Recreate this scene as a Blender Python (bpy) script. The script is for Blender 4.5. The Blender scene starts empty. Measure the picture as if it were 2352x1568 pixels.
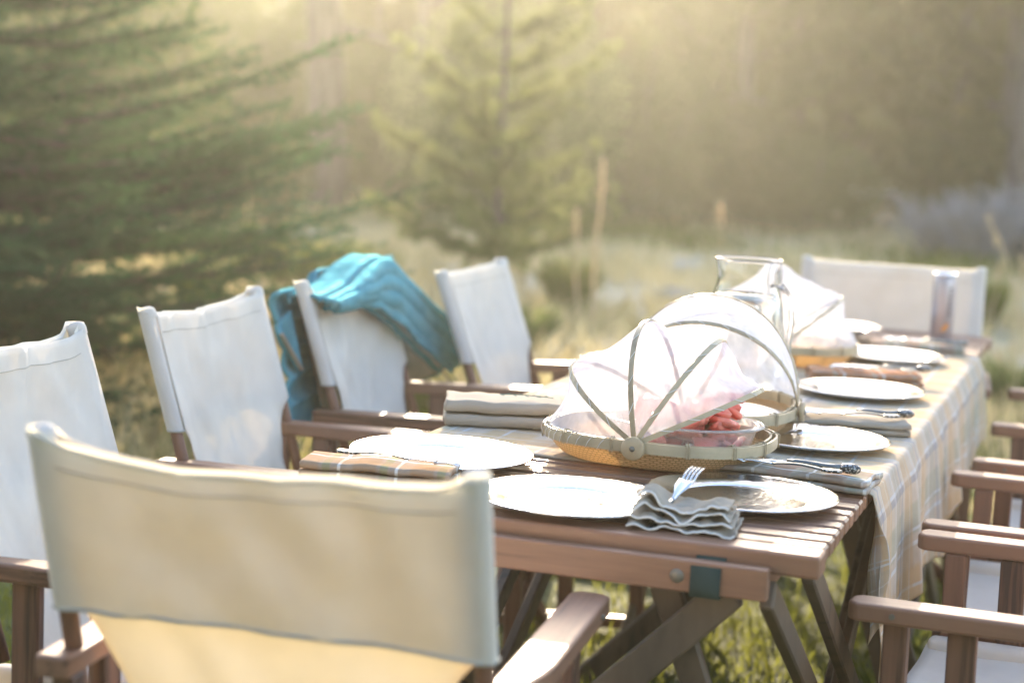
import bpy, bmesh, math, random
import numpy as np
from mathutils import Vector, Matrix, noise
PI = math.pi
rnd = random.Random(7)
S = bpy.context.scene
COL = S.collection

# ------------------------------------------------------------------ camera
CAM_LOC = (0.369, -2.544, 1.273)
RIGHT = (0.948246, 0.312814, 0.054570)
DOWN = (0.089314, -0.097829, -0.991187)
FWD = (-0.304718, 0.944763, -0.120705)
cd = bpy.data.cameras.new('camera')
cd.sensor_width = 36.0
cd.lens = 4383.136 / 2352 * 36
cd.clip_start = 0.05
cd.clip_end = 600
cd.dof.use_dof = True
cd.dof.focus_distance = 3.12
cd.dof.aperture_fstop = 2.6
cam = bpy.data.objects.new('camera', cd)
COL.objects.link(cam)
cam.matrix_world = Matrix(((RIGHT[0], -DOWN[0], -FWD[0], CAM_LOC[0]),
                           (RIGHT[1], -DOWN[1], -FWD[1], CAM_LOC[1]),
                           (RIGHT[2], -DOWN[2], -FWD[2], CAM_LOC[2]),
                           (0, 0, 0, 1)))
S.camera = cam

# ------------------------------------------------------------------ sky, sun, exposure
SUN_EL = math.radians(17.0)
SUN_AZ = math.radians(18.0)          # turned from +Y towards -X
w = bpy.data.worlds.new('World')
S.world = w
w.use_nodes = True
wn = w.node_tree
bg = wn.nodes['Background']
sky = wn.nodes.new('ShaderNodeTexSky')
sky.sky_type = 'NISHITA'
sky.sun_disc = False
sky.sun_elevation = SUN_EL
sky.sun_rotation = -SUN_AZ
sky.air_density = 1.2
sky.dust_density = 2.0
sky.ozone_density = 3.0
wn.links.new(sky.outputs[0], bg.inputs[0])
bg.inputs[1].default_value = 0.15
sl = bpy.data.lights.new('sun', 'SUN')
sl.energy = 2.6
sl.angle = math.radians(0.6)
sl.color = (1.0, 0.89, 0.70)
so = bpy.data.objects.new('sun', sl)
COL.objects.link(so)
sdir = Vector((-math.sin(SUN_AZ) * math.cos(SUN_EL), math.cos(SUN_AZ) * math.cos(SUN_EL), math.sin(SUN_EL)))
so.rotation_euler = sdir.to_track_quat('Z', 'Y').to_euler()
vs = S.view_settings
vs.view_transform = 'Standard'
vs.look = 'None'
vs.exposure = 2.46
vs.gamma = 1.0
vs.use_curve_mapping = False
vs.use_white_balance = True
vs.white_balance_temperature = 7100
vs.white_balance_tint = 14
cy = S.cycles
cy.use_denoising = True
cy.max_bounces = 10
cy.transparent_max_bounces = 24
cy.transmission_bounces = 8
cy.volume_bounces = 1
cy.sample_clamp_indirect = 6.0
cy.volume_step_rate = 4.0

# ------------------------------------------------------------------ materials
def mat(name):
    m = bpy.data.materials.new(name)
    m.use_nodes = True
    nt = m.node_tree
    for n in list(nt.nodes):
        nt.nodes.remove(n)
    out = nt.nodes.new('ShaderNodeOutputMaterial')
    return m, nt, out

def N(nt, t, **kw):
    n = nt.nodes.new(t)
    for k, v in kw.items():
        if k.startswith('i_'):
            n.inputs[k[2:].replace('_', ' ')].default_value = v
        else:
            setattr(n, k, v)
    return n

def L(nt, a, b):
    nt.links.new(a, b)

def ramp(nt, fac, stops):
    r = nt.nodes.new('ShaderNodeValToRGB')
    e = r.color_ramp.elements
    while len(e) < len(stops):
        e.new(0.5)
    for i, (p, c) in enumerate(stops):
        e[i].position = p
        e[i].color = (*c, 1)
    L(nt, fac, r.inputs[0])
    return r.outputs[0]

def noise_tex(nt, scale, detail=3, coord='Object', stretch=None, rough=0.55):
    tc = N(nt, 'ShaderNodeTexCoord')
    src = tc.outputs[coord]
    if stretch:
        mp = N(nt, 'ShaderNodeMapping')
        mp.inputs['Scale'].default_value = stretch
        L(nt, src, mp.inputs[0])
        src = mp.outputs[0]
    n = N(nt, 'ShaderNodeTexNoise')
    n.inputs['Scale'].default_value = scale
    n.inputs['Detail'].default_value = detail
    n.inputs['Roughness'].default_value = rough
    L(nt, src, n.inputs[0])
    return n

def wood_mat(name, c1, c2, rough, stretch):
    m, nt, out = mat(name)
    n = noise_tex(nt, 9, 5, 'Object', stretch)
    n2 = noise_tex(nt, 3.0, 2, 'Object')
    oi = N(nt, 'ShaderNodeObjectInfo')
    mx = N(nt, 'ShaderNodeMath', operation='MULTIPLY_ADD')
    L(nt, oi.outputs['Random'], mx.inputs[0])
    mx.inputs[1].default_value = 0.34
    L(nt, n.outputs['Fac'], mx.inputs[2])
    col = ramp(nt, mx.outputs[0], [(0.40, c1), (0.60, c2), (0.85, tuple(x * 1.25 for x in c2))])
    p = N(nt, 'ShaderNodeBsdfPrincipled')
    L(nt, col, p.inputs['Base Color'])
    rr = N(nt, 'ShaderNodeMapRange')
    L(nt, n2.outputs['Fac'], rr.inputs[0])
    rr.inputs[3].default_value = rough - 0.1
    rr.inputs[4].default_value = rough + 0.12
    L(nt, rr.outputs[0], p.inputs['Roughness'])
    b = N(nt, 'ShaderNodeBump')
    b.inputs['Strength'].default_value = 0.25
    b.inputs['Distance'].default_value = 0.002
    L(nt, n.outputs['Fac'], b.inputs['Height'])
    L(nt, b.outputs[0], p.inputs['Normal'])
    L(nt, p.outputs[0], out.inputs[0])
    return m

WOOD_X = wood_mat('wood_grain_x', (0.070, 0.031, 0.018), (0.225, 0.107, 0.062), 0.40, (0.5, 9, 9))
WOOD_Y = wood_mat('wood_grain_y', (0.070, 0.031, 0.018), (0.225, 0.107, 0.062), 0.45, (9, 0.5, 9))
WOOD_Z = wood_mat('wood_grain_z', (0.058, 0.026, 0.016), (0.18, 0.082, 0.048), 0.5, (9, 9, 0.5))
WOOD_DARK = wood_mat('wood_leg', (0.045, 0.03, 0.018), (0.115, 0.075, 0.045), 0.55, (3, 3, 1))

def cloth_mat(name, col, trans, tfac=0.35, weave=900, bump=0.3, var=0.12, coord='Object'):
    m, nt, out = mat(name)
    n = noise_tex(nt, 14, 4, coord)
    c = ramp(nt, n.outputs['Fac'], [(0.3, tuple(x * (1 - var) for x in col)), (0.7, col)])
    d = N(nt, 'ShaderNodeBsdfDiffuse')
    L(nt, c, d.inputs['Color'])
    t = N(nt, 'ShaderNodeBsdfTranslucent')
    t.inputs['Color'].default_value = (*trans, 1)
    wv = noise_tex(nt, weave, 2, coord)
    mus = noise_tex(nt, 60, 3, coord)
    ad = N(nt, 'ShaderNodeMath', operation='ADD')
    L(nt, wv.outputs['Fac'], ad.inputs[0]); L(nt, mus.outputs['Fac'], ad.inputs[1])
    b = N(nt, 'ShaderNodeBump')
    b.inputs['Strength'].default_value = bump
    b.inputs['Distance'].default_value = 0.001
    L(nt, ad.outputs[0], b.inputs['Height'])
    L(nt, b.outputs[0], d.inputs['Normal'])
    mx = N(nt, 'ShaderNodeMixShader')
    mx.inputs[0].default_value = tfac
    L(nt, d.outputs[0], mx.inputs[1]); L(nt, t.outputs[0], mx.inputs[2])
    L(nt, mx.outputs[0], out.inputs[0])
    return m

CANVAS = cloth_mat('natural_canvas', (0.89, 0.84, 0.78), (0.80, 0.71, 0.53), 0.36)
CANVAS_SEAM = cloth_mat('canvas_seam', (0.66, 0.62, 0.55), (0.5, 0.38, 0.2), 0.25)
LINEN = cloth_mat('beige_linen', (0.56, 0.48, 0.39), (0.45, 0.38, 0.26), 0.2, 500, 0.6)
LINEN_GREY = cloth_mat('grey_linen', (0.48, 0.41, 0.33), (0.40, 0.36, 0.26), 0.2, 500, 0.6)
STITCH = cloth_mat('cotton_thread', (0.8, 0.78, 0.74), (0.6, 0.5, 0.4), 0.1)

def stripe_cloth(name, base, trans, tfac, us, vsb):
    """plaid from the cloth's own uv (metres). us / vsb: lists of (period, offset, half width, colour, strength)"""
    m, nt, out = mat(name)
    tc = N(nt, 'ShaderNodeTexCoord')
    sp = N(nt, 'ShaderNodeSeparateXYZ')
    dn = noise_tex(nt, 40, 2, 'Object')
    L(nt, tc.outputs['UV'], sp.inputs[0])
    cur = None
    rgb = N(nt, 'ShaderNodeRGB'); rgb.outputs[0].default_value = (*base, 1)
    cur = rgb.outputs[0]
    for axis, lst in ((0, us), (1, vsb)):
        for per, off, hw, col, st in lst:
            a = N(nt, 'ShaderNodeMath', operation='ADD'); L(nt, sp.outputs[axis], a.inputs[0]); a.inputs[1].default_value = off
            dv = N(nt, 'ShaderNodeMath', operation='DIVIDE'); L(nt, a.outputs[0], dv.inputs[0]); dv.inputs[1].default_value = per
            fr = N(nt, 'ShaderNodeMath', operation='FRACT'); L(nt, dv.outputs[0], fr.inputs[0])
            sb = N(nt, 'ShaderNodeMath', operation='SUBTRACT'); L(nt, fr.outputs[0], sb.inputs[0]); sb.inputs[1].default_value = 0.5
            ab = N(nt, 'ShaderNodeMath', operation='ABSOLUTE'); L(nt, sb.outputs[0], ab.inputs[0])
            mr = N(nt, 'ShaderNodeMapRange'); mr.interpolation_type = 'SMOOTHSTEP'
            L(nt, ab.outputs[0], mr.inputs[0])
            h = hw / per
            mr.inputs[1].default_value = h * 1.15; mr.inputs[2].default_value = h * 0.85
            mr.inputs[3].default_value = 0; mr.inputs[4].default_value = st
            mx = N(nt, 'ShaderNodeMix', data_type='RGBA')
            L(nt, mr.outputs[0], mx.inputs[0]); L(nt, cur, mx.inputs[6]); mx.inputs[7].default_value = (*col, 1)
            cur = mx.outputs[2]
    hs = N(nt, 'ShaderNodeHueSaturation')
    mr = N(nt, 'ShaderNodeMapRange'); L(nt, dn.outputs['Fac'], mr.inputs[0]); mr.inputs[3].default_value = 0.85; mr.inputs[4].default_value = 1.1
    L(nt, mr.outputs[0], hs.inputs['Value']); L(nt, cur, hs.inputs['Color'])
    cur = hs.outputs[0]
    d = N(nt, 'ShaderNodeBsdfDiffuse'); L(nt, cur, d.inputs[0])
    wv = noise_tex(nt, 420, 2, 'Object', (1, 0.35, 1))
    b = N(nt, 'ShaderNodeBump'); b.inputs['Strength'].default_value = 0.5; b.inputs['Distance'].default_value = 0.0015
    L(nt, wv.outputs['Fac'], b.inputs['Height']); L(nt, b.outputs[0], d.inputs['Normal'])
    t = N(nt, 'ShaderNodeBsdfTranslucent'); L(nt, cur, t.inputs[0])
    mx = N(nt, 'ShaderNodeMixShader'); mx.inputs[0].default_value = tfac
    L(nt, d.outputs[0], mx.inputs[1]); L(nt, t.outputs[0], mx.inputs[2]); L(nt, mx.outputs[0], out.inputs[0])
    return m

PLAID = stripe_cloth('plaid_tablecloth', (0.74, 0.62, 0.50), (0.6, 0.5, 0.35), 0.3,
    us=[(0.30, 0.02, 0.045, (0.76, 0.55, 0.32), 0.8), (0.30, 0.15, 0.028, (0.52, 0.50, 0.37), 0.6), (0.30, 0.105, 0.004, (0.80, 0.78, 0.76), 0.9),
        (0.10, 0.03, 0.003, (0.78, 0.76, 0.75), 0.8), (0.30, 0.22, 0.006, (0.40, 0.38, 0.42), 0.6)],
    vsb=[(0.26, 0.05, 0.04, (0.76, 0.55, 0.33), 0.6), (0.26, 0.17, 0.030, (0.55, 0.50, 0.40), 0.45), (0.13, 0.02, 0.003, (0.8, 0.78, 0.76), 0.85),
         (0.26, 0.115, 0.006, (0.46, 0.44, 0.48), 0.55), (0.065, 0.0, 0.002, (0.78, 0.75, 0.73), 0.6)])
def check_napkin(name, base, c2, c3):
    return stripe_cloth(name, base, base, 0.15,
        us=[(0.09, 0.01, 0.018, c2, 0.8), (0.09, 0.05, 0.0025, (0.8, 0.78, 0.74), 0.9), (0.09, 0.07, 0.006, c3, 0.7)],
        vsb=[(0.08, 0.02, 0.018, c2, 0.5), (0.08, 0.055, 0.0025, (0.8, 0.78, 0.74), 0.8)])
NAP_BROWN = check_napkin('brown_check_linen', (0.44, 0.34, 0.26), (0.46, 0.30, 0.19), (0.34, 0.33, 0.18))
NAP_GREY = check_napkin('grey_check_linen', (0.44, 0.39, 0.31), (0.40, 0.27, 0.20), (0.36, 0.36, 0.28))
NAP_ORANGE = check_napkin('orange_check_linen', (0.58, 0.27, 0.14), (0.48, 0.25, 0.15), (0.45, 0.38, 0.30))

def principled(name, col, rough=0.5, metal=0.0, **kw):
    m, nt, out = mat(name)
    p = N(nt, 'ShaderNodeBsdfPrincipled')
    p.inputs['Base Color'].default_value = (*col, 1)
    p.inputs['Roughness'].default_value = rough
    p.inputs['Metallic'].default_value = metal
    for k, v in kw.items():
        p.inputs[k.replace('_', ' ')].default_value = v
    L(nt, p.outputs[0], out.inputs[0])
    return m, nt, p

STEEL, nt_, p_ = principled('hammered_steel', (0.50, 0.49, 0.49), 0.14, 1.0)
vo = N(nt_, 'ShaderNodeTexVoronoi'); vo.inputs['Scale'].default_value = 125
tc_ = N(nt_, 'ShaderNodeTexCoord'); L(nt_, tc_.outputs['Object'], vo.inputs[0])
b_ = N(nt_, 'ShaderNodeBump'); b_.inputs['Strength'].default_value = 0.32; b_.inputs['Distance'].default_value = 0.0012
L(nt_, vo.outputs['Distance'], b_.inputs['Height']); L(nt_, b_.outputs[0], p_.inputs['Normal'])
n_ = noise_tex(nt_, 20, 3)
mr_ = N(nt_, 'ShaderNodeMapRange'); L(nt_, n_.outputs['Fac'], mr_.inputs[0]); mr_.inputs[3].default_value = 0.08; mr_.inputs[4].default_value = 0.17
L(nt_, mr_.outputs[0], p_.inputs['Roughness'])
STEEL_RIM, nt_, p_ = principled('polished_steel_rim', (0.62, 0.61, 0.61), 0.13, 1.0)
n_ = noise_tex(nt_, 55, 4)
b_ = N(nt_, 'ShaderNodeBump'); b_.inputs['Strength'].default_value = 0.35; b_.inputs['Distance'].default_value = 0.0015
L(nt_, n_.outputs['Fac'], b_.inputs['Height']); L(nt_, b_.outputs[0], p_.inputs['Normal'])
CUTLERY, nt_, p_ = principled('cutlery_steel', (0.68, 0.68, 0.69), 0.22, 1.0)
CUT_DARK, nt_, p_ = principled('darkened_steel_handle', (0.16, 0.17, 0.17), 0.38, 0.8)
CUT_ORN, nt_, p_ = principled('engraved_handle_end', (0.5, 0.49, 0.47), 0.35, 1.0)
vo = N(nt_, 'ShaderNodeTexVoronoi'); vo.inputs['Scale'].default_value = 260
tc_ = N(nt_, 'ShaderNodeTexCoord'); L(nt_, tc_.outputs['Object'], vo.inputs[0])
c_ = ramp(nt_, vo.outputs['Distance'], [(0.15, (0.7, 0.69, 0.66)), (0.55, (0.08, 0.08, 0.08))]); L(nt_, c_, p_.inputs['Base Color'])
SCREW, _, _ = principled('dull_hardware', (0.22, 0.19, 0.15), 0.55, 0.6)
STRAP = cloth_mat('green_grey_strap', (0.050, 0.072, 0.062), (0.05, 0.08, 0.07), 0.05, 700, 0.6)
GLASS, _, _ = principled('clear_glass', (1, 1, 1), 0.02, 0.0, Transmission_Weight=1.0, IOR=1.45)
PLASTIC, _, _ = principled('clear_plastic', (0.97, 0.97, 0.97), 0.10, 0.0, Transmission_Weight=.85, IOR=1.2)
WATER, _, _ = principled('water', (0.97, 0.99, 1), 0.0, 0.0, Transmission_Weight=1.0, IOR=1.33)
MELON, nt_, p_ = principled('watermelon_flesh', (0.78, 0.13, 0.09), 0.3, 0.0, Subsurface_Weight=0.35, Subsurface_Scale=0.02, Subsurface_Radius=(1, 0.3, 0.2))
n_ = noise_tex(nt_, 30, 4); c_ = ramp(nt_, n_.outputs['Fac'], [(0.3, (0.80, 0.13, 0.10)), (0.6, (0.90, 0.25, 0.19)), (0.8, (0.93, 0.45, 0.38))]); L(nt_, c_, p_.inputs['Base Color'])
BAMBOO = wood_mat('bamboo_strip', (0.24, 0.18, 0.10), (0.40, 0.315, 0.195), 0.45, (2, 2, 2))
KNOB = wood_mat('bamboo_knob', (0.25, 0.17, 0.09), (0.40, 0.29, 0.17), 0.5, (3, 3, 1))

def woven_mat():
    m, nt, out = mat('woven_bamboo')
    tc = N(nt, 'ShaderNodeTexCoord')
    ck = N(nt, 'ShaderNodeTexBrick')
    ck.inputs['Scale'].default_value = 1.0
    ck.offset = 0.5
    ck.inputs['Brick Width'].default_value = 0.009
    ck.inputs['Row Height'].default_value = 0.0060
    ck.inputs['Mortar Size'].default_value = 0.0012
    ck.inputs['Color1'].default_value = (0.78, 0.62, 0.42, 1)
    ck.inputs['Color2'].default_value = (0.60, 0.46, 0.28, 1)
    ck.inputs['Mortar'].default_value = (0.16, 0.09, 0.03, 1)
    L(nt, tc.outputs['UV'], ck.inputs['Vector'])
    d = N(nt, 'ShaderNodeBsdfPrincipled'); d.inputs['Roughness'].default_value = 0.45
    L(nt, ck.outputs[0], d.inputs['Base Color'])
    b = N(nt, 'ShaderNodeBump'); b.inputs['Strength'].default_value = 0.8; b.inputs['Distance'].default_value = 0.002; b.invert = True
    L(nt, ck.outputs['Fac'], b.inputs['Height']); L(nt, b.outputs[0], d.inputs['Normal'])
    t = N(nt, 'ShaderNodeBsdfTranslucent'); t.inputs[0].default_value = (0.85, 0.64, 0.38, 1)
    mx = N(nt, 'ShaderNodeMixShader'); mx.inputs[0].default_value = 0.5
    L(nt, d.outputs[0], mx.inputs[1]); L(nt, t.outputs[0], mx.inputs[2]); L(nt, mx.outputs[0], out.inputs[0])
    return m
WOVEN = woven_mat()

def net_mat():
    m, nt, out = mat('white_gauze')
    d = N(nt, 'ShaderNodeBsdfDiffuse'); d.inputs[0].default_value = (0.86, 0.84, 0.87, 1)
    t = N(nt, 'ShaderNodeBsdfTranslucent'); t.inputs[0].default_value = (0.86, 0.84, 0.87, 1)
    a = N(nt, 'ShaderNodeMixShader'); a.inputs[0].default_value = 0.5
    L(nt, d.outputs[0], a.inputs[1]); L(nt, t.outputs[0], a.inputs[2])
    tr = N(nt, 'ShaderNodeBsdfTransparent')
    lw = N(nt, 'ShaderNodeLayerWeight'); lw.inputs[0].default_value = 0.35
    mr = N(nt, 'ShaderNodeMapRange'); L(nt, lw.outputs['Facing'], mr.inputs[0]); mr.inputs[3].default_value = 0.50; mr.inputs[4].default_value = 0.86
    wv = noise_tex(nt, 38, 4, 'Object', (1, 1, .4)); ma = N(nt, 'ShaderNodeMath', operation='MULTIPLY_ADD'); L(nt, wv.outputs['Fac'], ma.inputs[0]); ma.inputs[1].default_value = .5; ma.inputs[2].default_value = -.25
    mb_ = N(nt, 'ShaderNodeMath', operation='ADD'); L(nt, ma.outputs[0], mb_.inputs[0]); L(nt, mr.outputs[0], mb_.inputs[1]); mb_.use_clamp = True
    mx = N(nt, 'ShaderNodeMixShader')
    L(nt, mb_.outputs[0], mx.inputs[0]); L(nt, tr.outputs[0], mx.inputs[1]); L(nt, a.outputs[0], mx.inputs[2])
    L(nt, mx.outputs[0], out.inputs[0])
    return m
NET = net_mat()

def nylon(name, c1, c2, rough=0.38):
    m, nt, out = mat(name)
    n = noise_tex(nt, 25, 4)
    c = ramp(nt, n.outputs['Fac'], [(0.3, c1), (0.7, c2)])
    d = N(nt, 'ShaderNodeBsdfDiffuse'); L(nt, c, d.inputs[0])
    n2 = noise_tex(nt, 90, 4)
    b = N(nt, 'ShaderNodeBump'); b.inputs['Strength'].default_value = 0.5; b.inputs['Distance'].default_value = 0.004
    L(nt, n2.outputs['Fac'], b.inputs['Height']); L(nt, b.outputs[0], d.inputs['Normal'])
    g = N(nt, 'ShaderNodeBsdfGlossy'); g.inputs['Roughness'].default_value = .45; L(nt, c, g.inputs[0]); L(nt, b.outputs[0], g.inputs['Normal'])
    mx = N(nt, 'ShaderNodeMixShader'); mx.inputs[0].default_value = .12
    L(nt, d.outputs[0], mx.inputs[1]); L(nt, g.outputs[0], mx.inputs[2]); L(nt, mx.outputs[0], out.inputs[0])
    return m
TEAL = nylon('teal_nylon', (0.055, 0.21, 0.25), (0.09, 0.29, 0.34), 0.7)
LINING = nylon('grey_lining', (0.20, 0.19, 0.155), (0.26, 0.245, 0.2), 0.6)

def leaf_mat(name, cols, tcol, tf=0.45, scale=1.2):
    m, nt, out = mat(name)
    n = noise_tex(nt, scale, 3, 'Object')
    g = N(nt, 'ShaderNodeNewGeometry')
    ad = N(nt, 'ShaderNodeMath', operation='MULTIPLY_ADD')
    L(nt, g.outputs['Random Per Island'], ad.inputs[0]); ad.inputs[1].default_value = 0.35; L(nt, n.outputs['Fac'], ad.inputs[2])
    c = ramp(nt, ad.outputs[0], [(0.35 + 0.6 * i / max(1, len(cols) - 1), q) for i, q in enumerate(cols)])
    d = N(nt, 'ShaderNodeBsdfDiffuse'); L(nt, c, d.inputs[0])
    t = N(nt, 'ShaderNodeBsdfTranslucent')
    mm = N(nt, 'ShaderNodeMix', data_type='RGBA'); mm.inputs[0].default_value = 0.5; L(nt, c, mm.inputs[6]); mm.inputs[7].default_value = (*tcol, 1)
    L(nt, mm.outputs[2], t.inputs[0])
    mx = N(nt, 'ShaderNodeMixShader'); mx.inputs[0].default_value = tf
    L(nt, d.outputs[0], mx.inputs[1]); L(nt, t.outputs[0], mx.inputs[2]); L(nt, mx.outputs[0], out.inputs[0])
    return m
NEEDLE = leaf_mat('spruce_needles', [(0.005, 0.022, 0.015), (0.014, 0.055, 0.034), (0.050, 0.135, 0.070)], (0.13, 0.24, 0.07), 0.38, 4.0)
PINE = leaf_mat('young_pine_needles', [(0.04, 0.065, 0.022), (0.10, 0.135, 0.042), (0.19, 0.215, 0.075)], (0.36, 0.38, 0.12), 0.5, 2.0)
FOREST = leaf_mat('forest_needles', [(0.020, 0.032, 0.013), (0.048, 0.070, 0.024), (0.10, 0.12, 0.045)], (0.17, 0.20, 0.05), 0.4, 1.1)
FOREST2 = leaf_mat('brown_forest_foliage', [(0.026, 0.030, 0.013), (0.060, 0.064, 0.026), (0.13, 0.12, 0.050)], (0.20, 0.18, 0.06), 0.4, 1.1)
GRASS = leaf_mat('green_grass', [(0.04, 0.065, 0.015), (0.09, 0.12, 0.025), (0.22, 0.21, 0.05)], (0.36, 0.36, 0.05), 0.5, 1.5)
DRYGRASS = leaf_mat('dry_meadow_grass', [(0.34, 0.29, 0.11), (0.64, 0.50, 0.27), (0.84, 0.68, 0.46)], (0.70, 0.58, 0.28), 0.45, 0.5)
STALK = leaf_mat('dry_stalk', [(0.60, 0.45, 0.27), (0.75, 0.60, 0.40)], (0.6, 0.4, 0.2), 0.4, 3)
def bark_mat(name, c1, c2):
    m, nt, p = principled(name, c2, 0.85)
    n = noise_tex(nt, 14, 5, 'Object', (1, 1, 0.25)); c = ramp(nt, n.outputs['Fac'], [(0.35, c1), (0.65, c2)]); L(nt, c, p.inputs['Base Color'])
    b = N(nt, 'ShaderNodeBump'); b.inputs['Strength'].default_value = 0.8; b.inputs['Distance'].default_value = 0.02
    L(nt, n.outputs['Fac'], b.inputs['Height']); L(nt, b.outputs[0], p.inputs['Normal'])
    return m
BARK = bark_mat('bark', (0.04, 0.028, 0.028), (0.10, 0.07, 0.07))
DEADWOOD = bark_mat('grey_dead_twigs', (0.15, 0.135, 0.14), (0.30, 0.27, 0.28))
def ground_mat():
    m, nt, p = principled('meadow_soil', (0.1, 0.1, 0.04), 0.95)
    n = noise_tex(nt, 0.55, 6, 'Object'); n2 = noise_tex(nt, 9, 5, 'Object')
    a = N(nt, 'ShaderNodeMath', operation='MULTIPLY_ADD'); L(nt, n2.outputs['Fac'], a.inputs[0]); a.inputs[1].default_value = 0.5; L(nt, n.outputs['Fac'], a.inputs[2])
    c = ramp(nt, a.outputs[0], [(0.5, (0.09, 0.11, 0.04)), (0.60, (0.30, 0.25, 0.13)), (0.72, (0.46, 0.37, 0.25)), (0.92, (0.46, 0.41, 0.35))]); L(nt, c, p.inputs['Base Color'])
    tc = N(nt, 'ShaderNodeTexCoord'); mp = N(nt, 'ShaderNodeMapping'); mp.inputs['Location'].default_value = (.6, -.6, 0); L(nt, tc.outputs['Object'], mp.inputs[0])
    vl = N(nt, 'ShaderNodeVectorMath', operation='LENGTH'); L(nt, mp.outputs[0], vl.inputs[0])
    mr = N(nt, 'ShaderNodeMapRange'); L(nt, vl.outputs['Value'], mr.inputs[0]); mr.inputs[1].default_value = 3.5; mr.inputs[2].default_value = 7.5
    gr = ramp(nt, n2.outputs['Fac'], [(0.35, (0.05, 0.07, 0.02)), (0.7, (0.13, 0.14, 0.05))])
    mg = N(nt, 'ShaderNodeMix', data_type='RGBA'); L(nt, mr.outputs[0], mg.inputs[0]); L(nt, gr, mg.inputs[6]); L(nt, c, mg.inputs[7]); L(nt, mg.outputs[2], p.inputs['Base Color'])
    b = N(nt, 'ShaderNodeBump'); b.inputs['Strength'].default_value = 0.8; b.inputs['Distance'].default_value = 0.03
    L(nt, n2.outputs['Fac'], b.inputs['Height']); L(nt, b.outputs[0], p.inputs['Normal'])
    return m
GROUND = ground_mat()
PEBBLE, nt_, p_ = principled('pale_gravel', (0.42, 0.38, 0.38), 0.9)
n_ = noise_tex(nt_, 6, 5); c_ = ramp(nt_, n_.outputs['Fac'], [(0.35, (0.30, 0.27, 0.27)), (0.65, (0.48, 0.44, 0.44))]); L(nt_, c_, p_.inputs['Base Color'])
STONE, nt_, p_ = principled('grey_stone', (0.30, 0.27, 0.28), 0.9)
n_ = noise_tex(nt_, 8, 5); c_ = ramp(nt_, n_.outputs['Fac'], [(0.3, (0.2, 0.18, 0.18)), (0.7, (0.40, 0.37, 0.37))]); L(nt_, c_, p_.inputs['Base Color'])
HILL, nt_, p_ = principled('far_wooded_hill', (0.05, 0.055, 0.03), 1.0)
n_ = noise_tex(nt_, 0.35, 6); c_ = ramp(nt_, n_.outputs['Fac'], [(0.3, (0.025, 0.03, 0.018)), (0.7, (0.08, 0.08, 0.045))]); L(nt_, c_, p_.inputs['Base Color'])

# ------------------------------------------------------------------ mesh helpers
def me_from(name, V, F, smooth=False, uv=None):
    me = bpy.data.meshes.new(name)
    me.from_pydata([tuple(v) for v in V], [], [tuple(f) for f in F])
    if uv is not None:
        ul = me.uv_layers.new(name='UVMap')
        li = np.empty(len(me.loops), dtype=np.int32); me.loops.foreach_get('vertex_index', li)
        ul.data.foreach_set('uv', np.asarray(uv, dtype=np.float32)[li].ravel())
    if smooth:
        me.polygons.foreach_set('use_smooth', [True] * len(me.polygons))
    me.update()
    return me

def tri_mesh(name, V, n_per):
    """numpy mesh of separate polygons with n_per corners each: V (k, n_per, 3)"""
    V = np.asarray(V, dtype=np.float32)
    k = V.shape[0]
    me = bpy.data.meshes.new(name)
    me.vertices.add(k * n_per)
    me.vertices.foreach_set('co', V.ravel())
    me.loops.add(k * n_per)
    me.loops.foreach_set('vertex_index', np.arange(k * n_per, dtype=np.int32))
    me.polygons.add(k)
    me.polygons.foreach_set('loop_start', np.arange(0, k * n_per, n_per, dtype=np.int32))
    me.polygons.foreach_set('loop_total', np.full(k, n_per, dtype=np.int32))
    me.update(calc_edges=True)
    return me

def link(name, me, m, parent=None, loc=None, rot=None):
    o = bpy.data.objects.new(name, me)
    COL.objects.link(o)
    if m is not None and len(me.materials) == 0:
        me.materials.append(m)
    if parent is not None:
        o.parent = parent
    if loc is not None:
        o.location = loc
    if rot is not None:
        o.rotation_euler = rot
    return o

def tag(o, label, cat, group=None):
    o['label'] = label; o['category'] = cat
    if group: o['group'] = group
    return o

def thing(name, label, cat, loc=(0, 0, 0), rot=(0, 0, 0), group=None):
    o = bpy.data.objects.new(name, None)
    o.empty_display_size = 0.05
    COL.objects.link(o)
    o.location = loc; o.rotation_euler = rot
    return tag(o, label, cat, group)

def struct(name, me, m, parent=None):
    o = link(name, me, m, parent)
    if parent is None: o['kind'] = 'structure'
    return o

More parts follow.
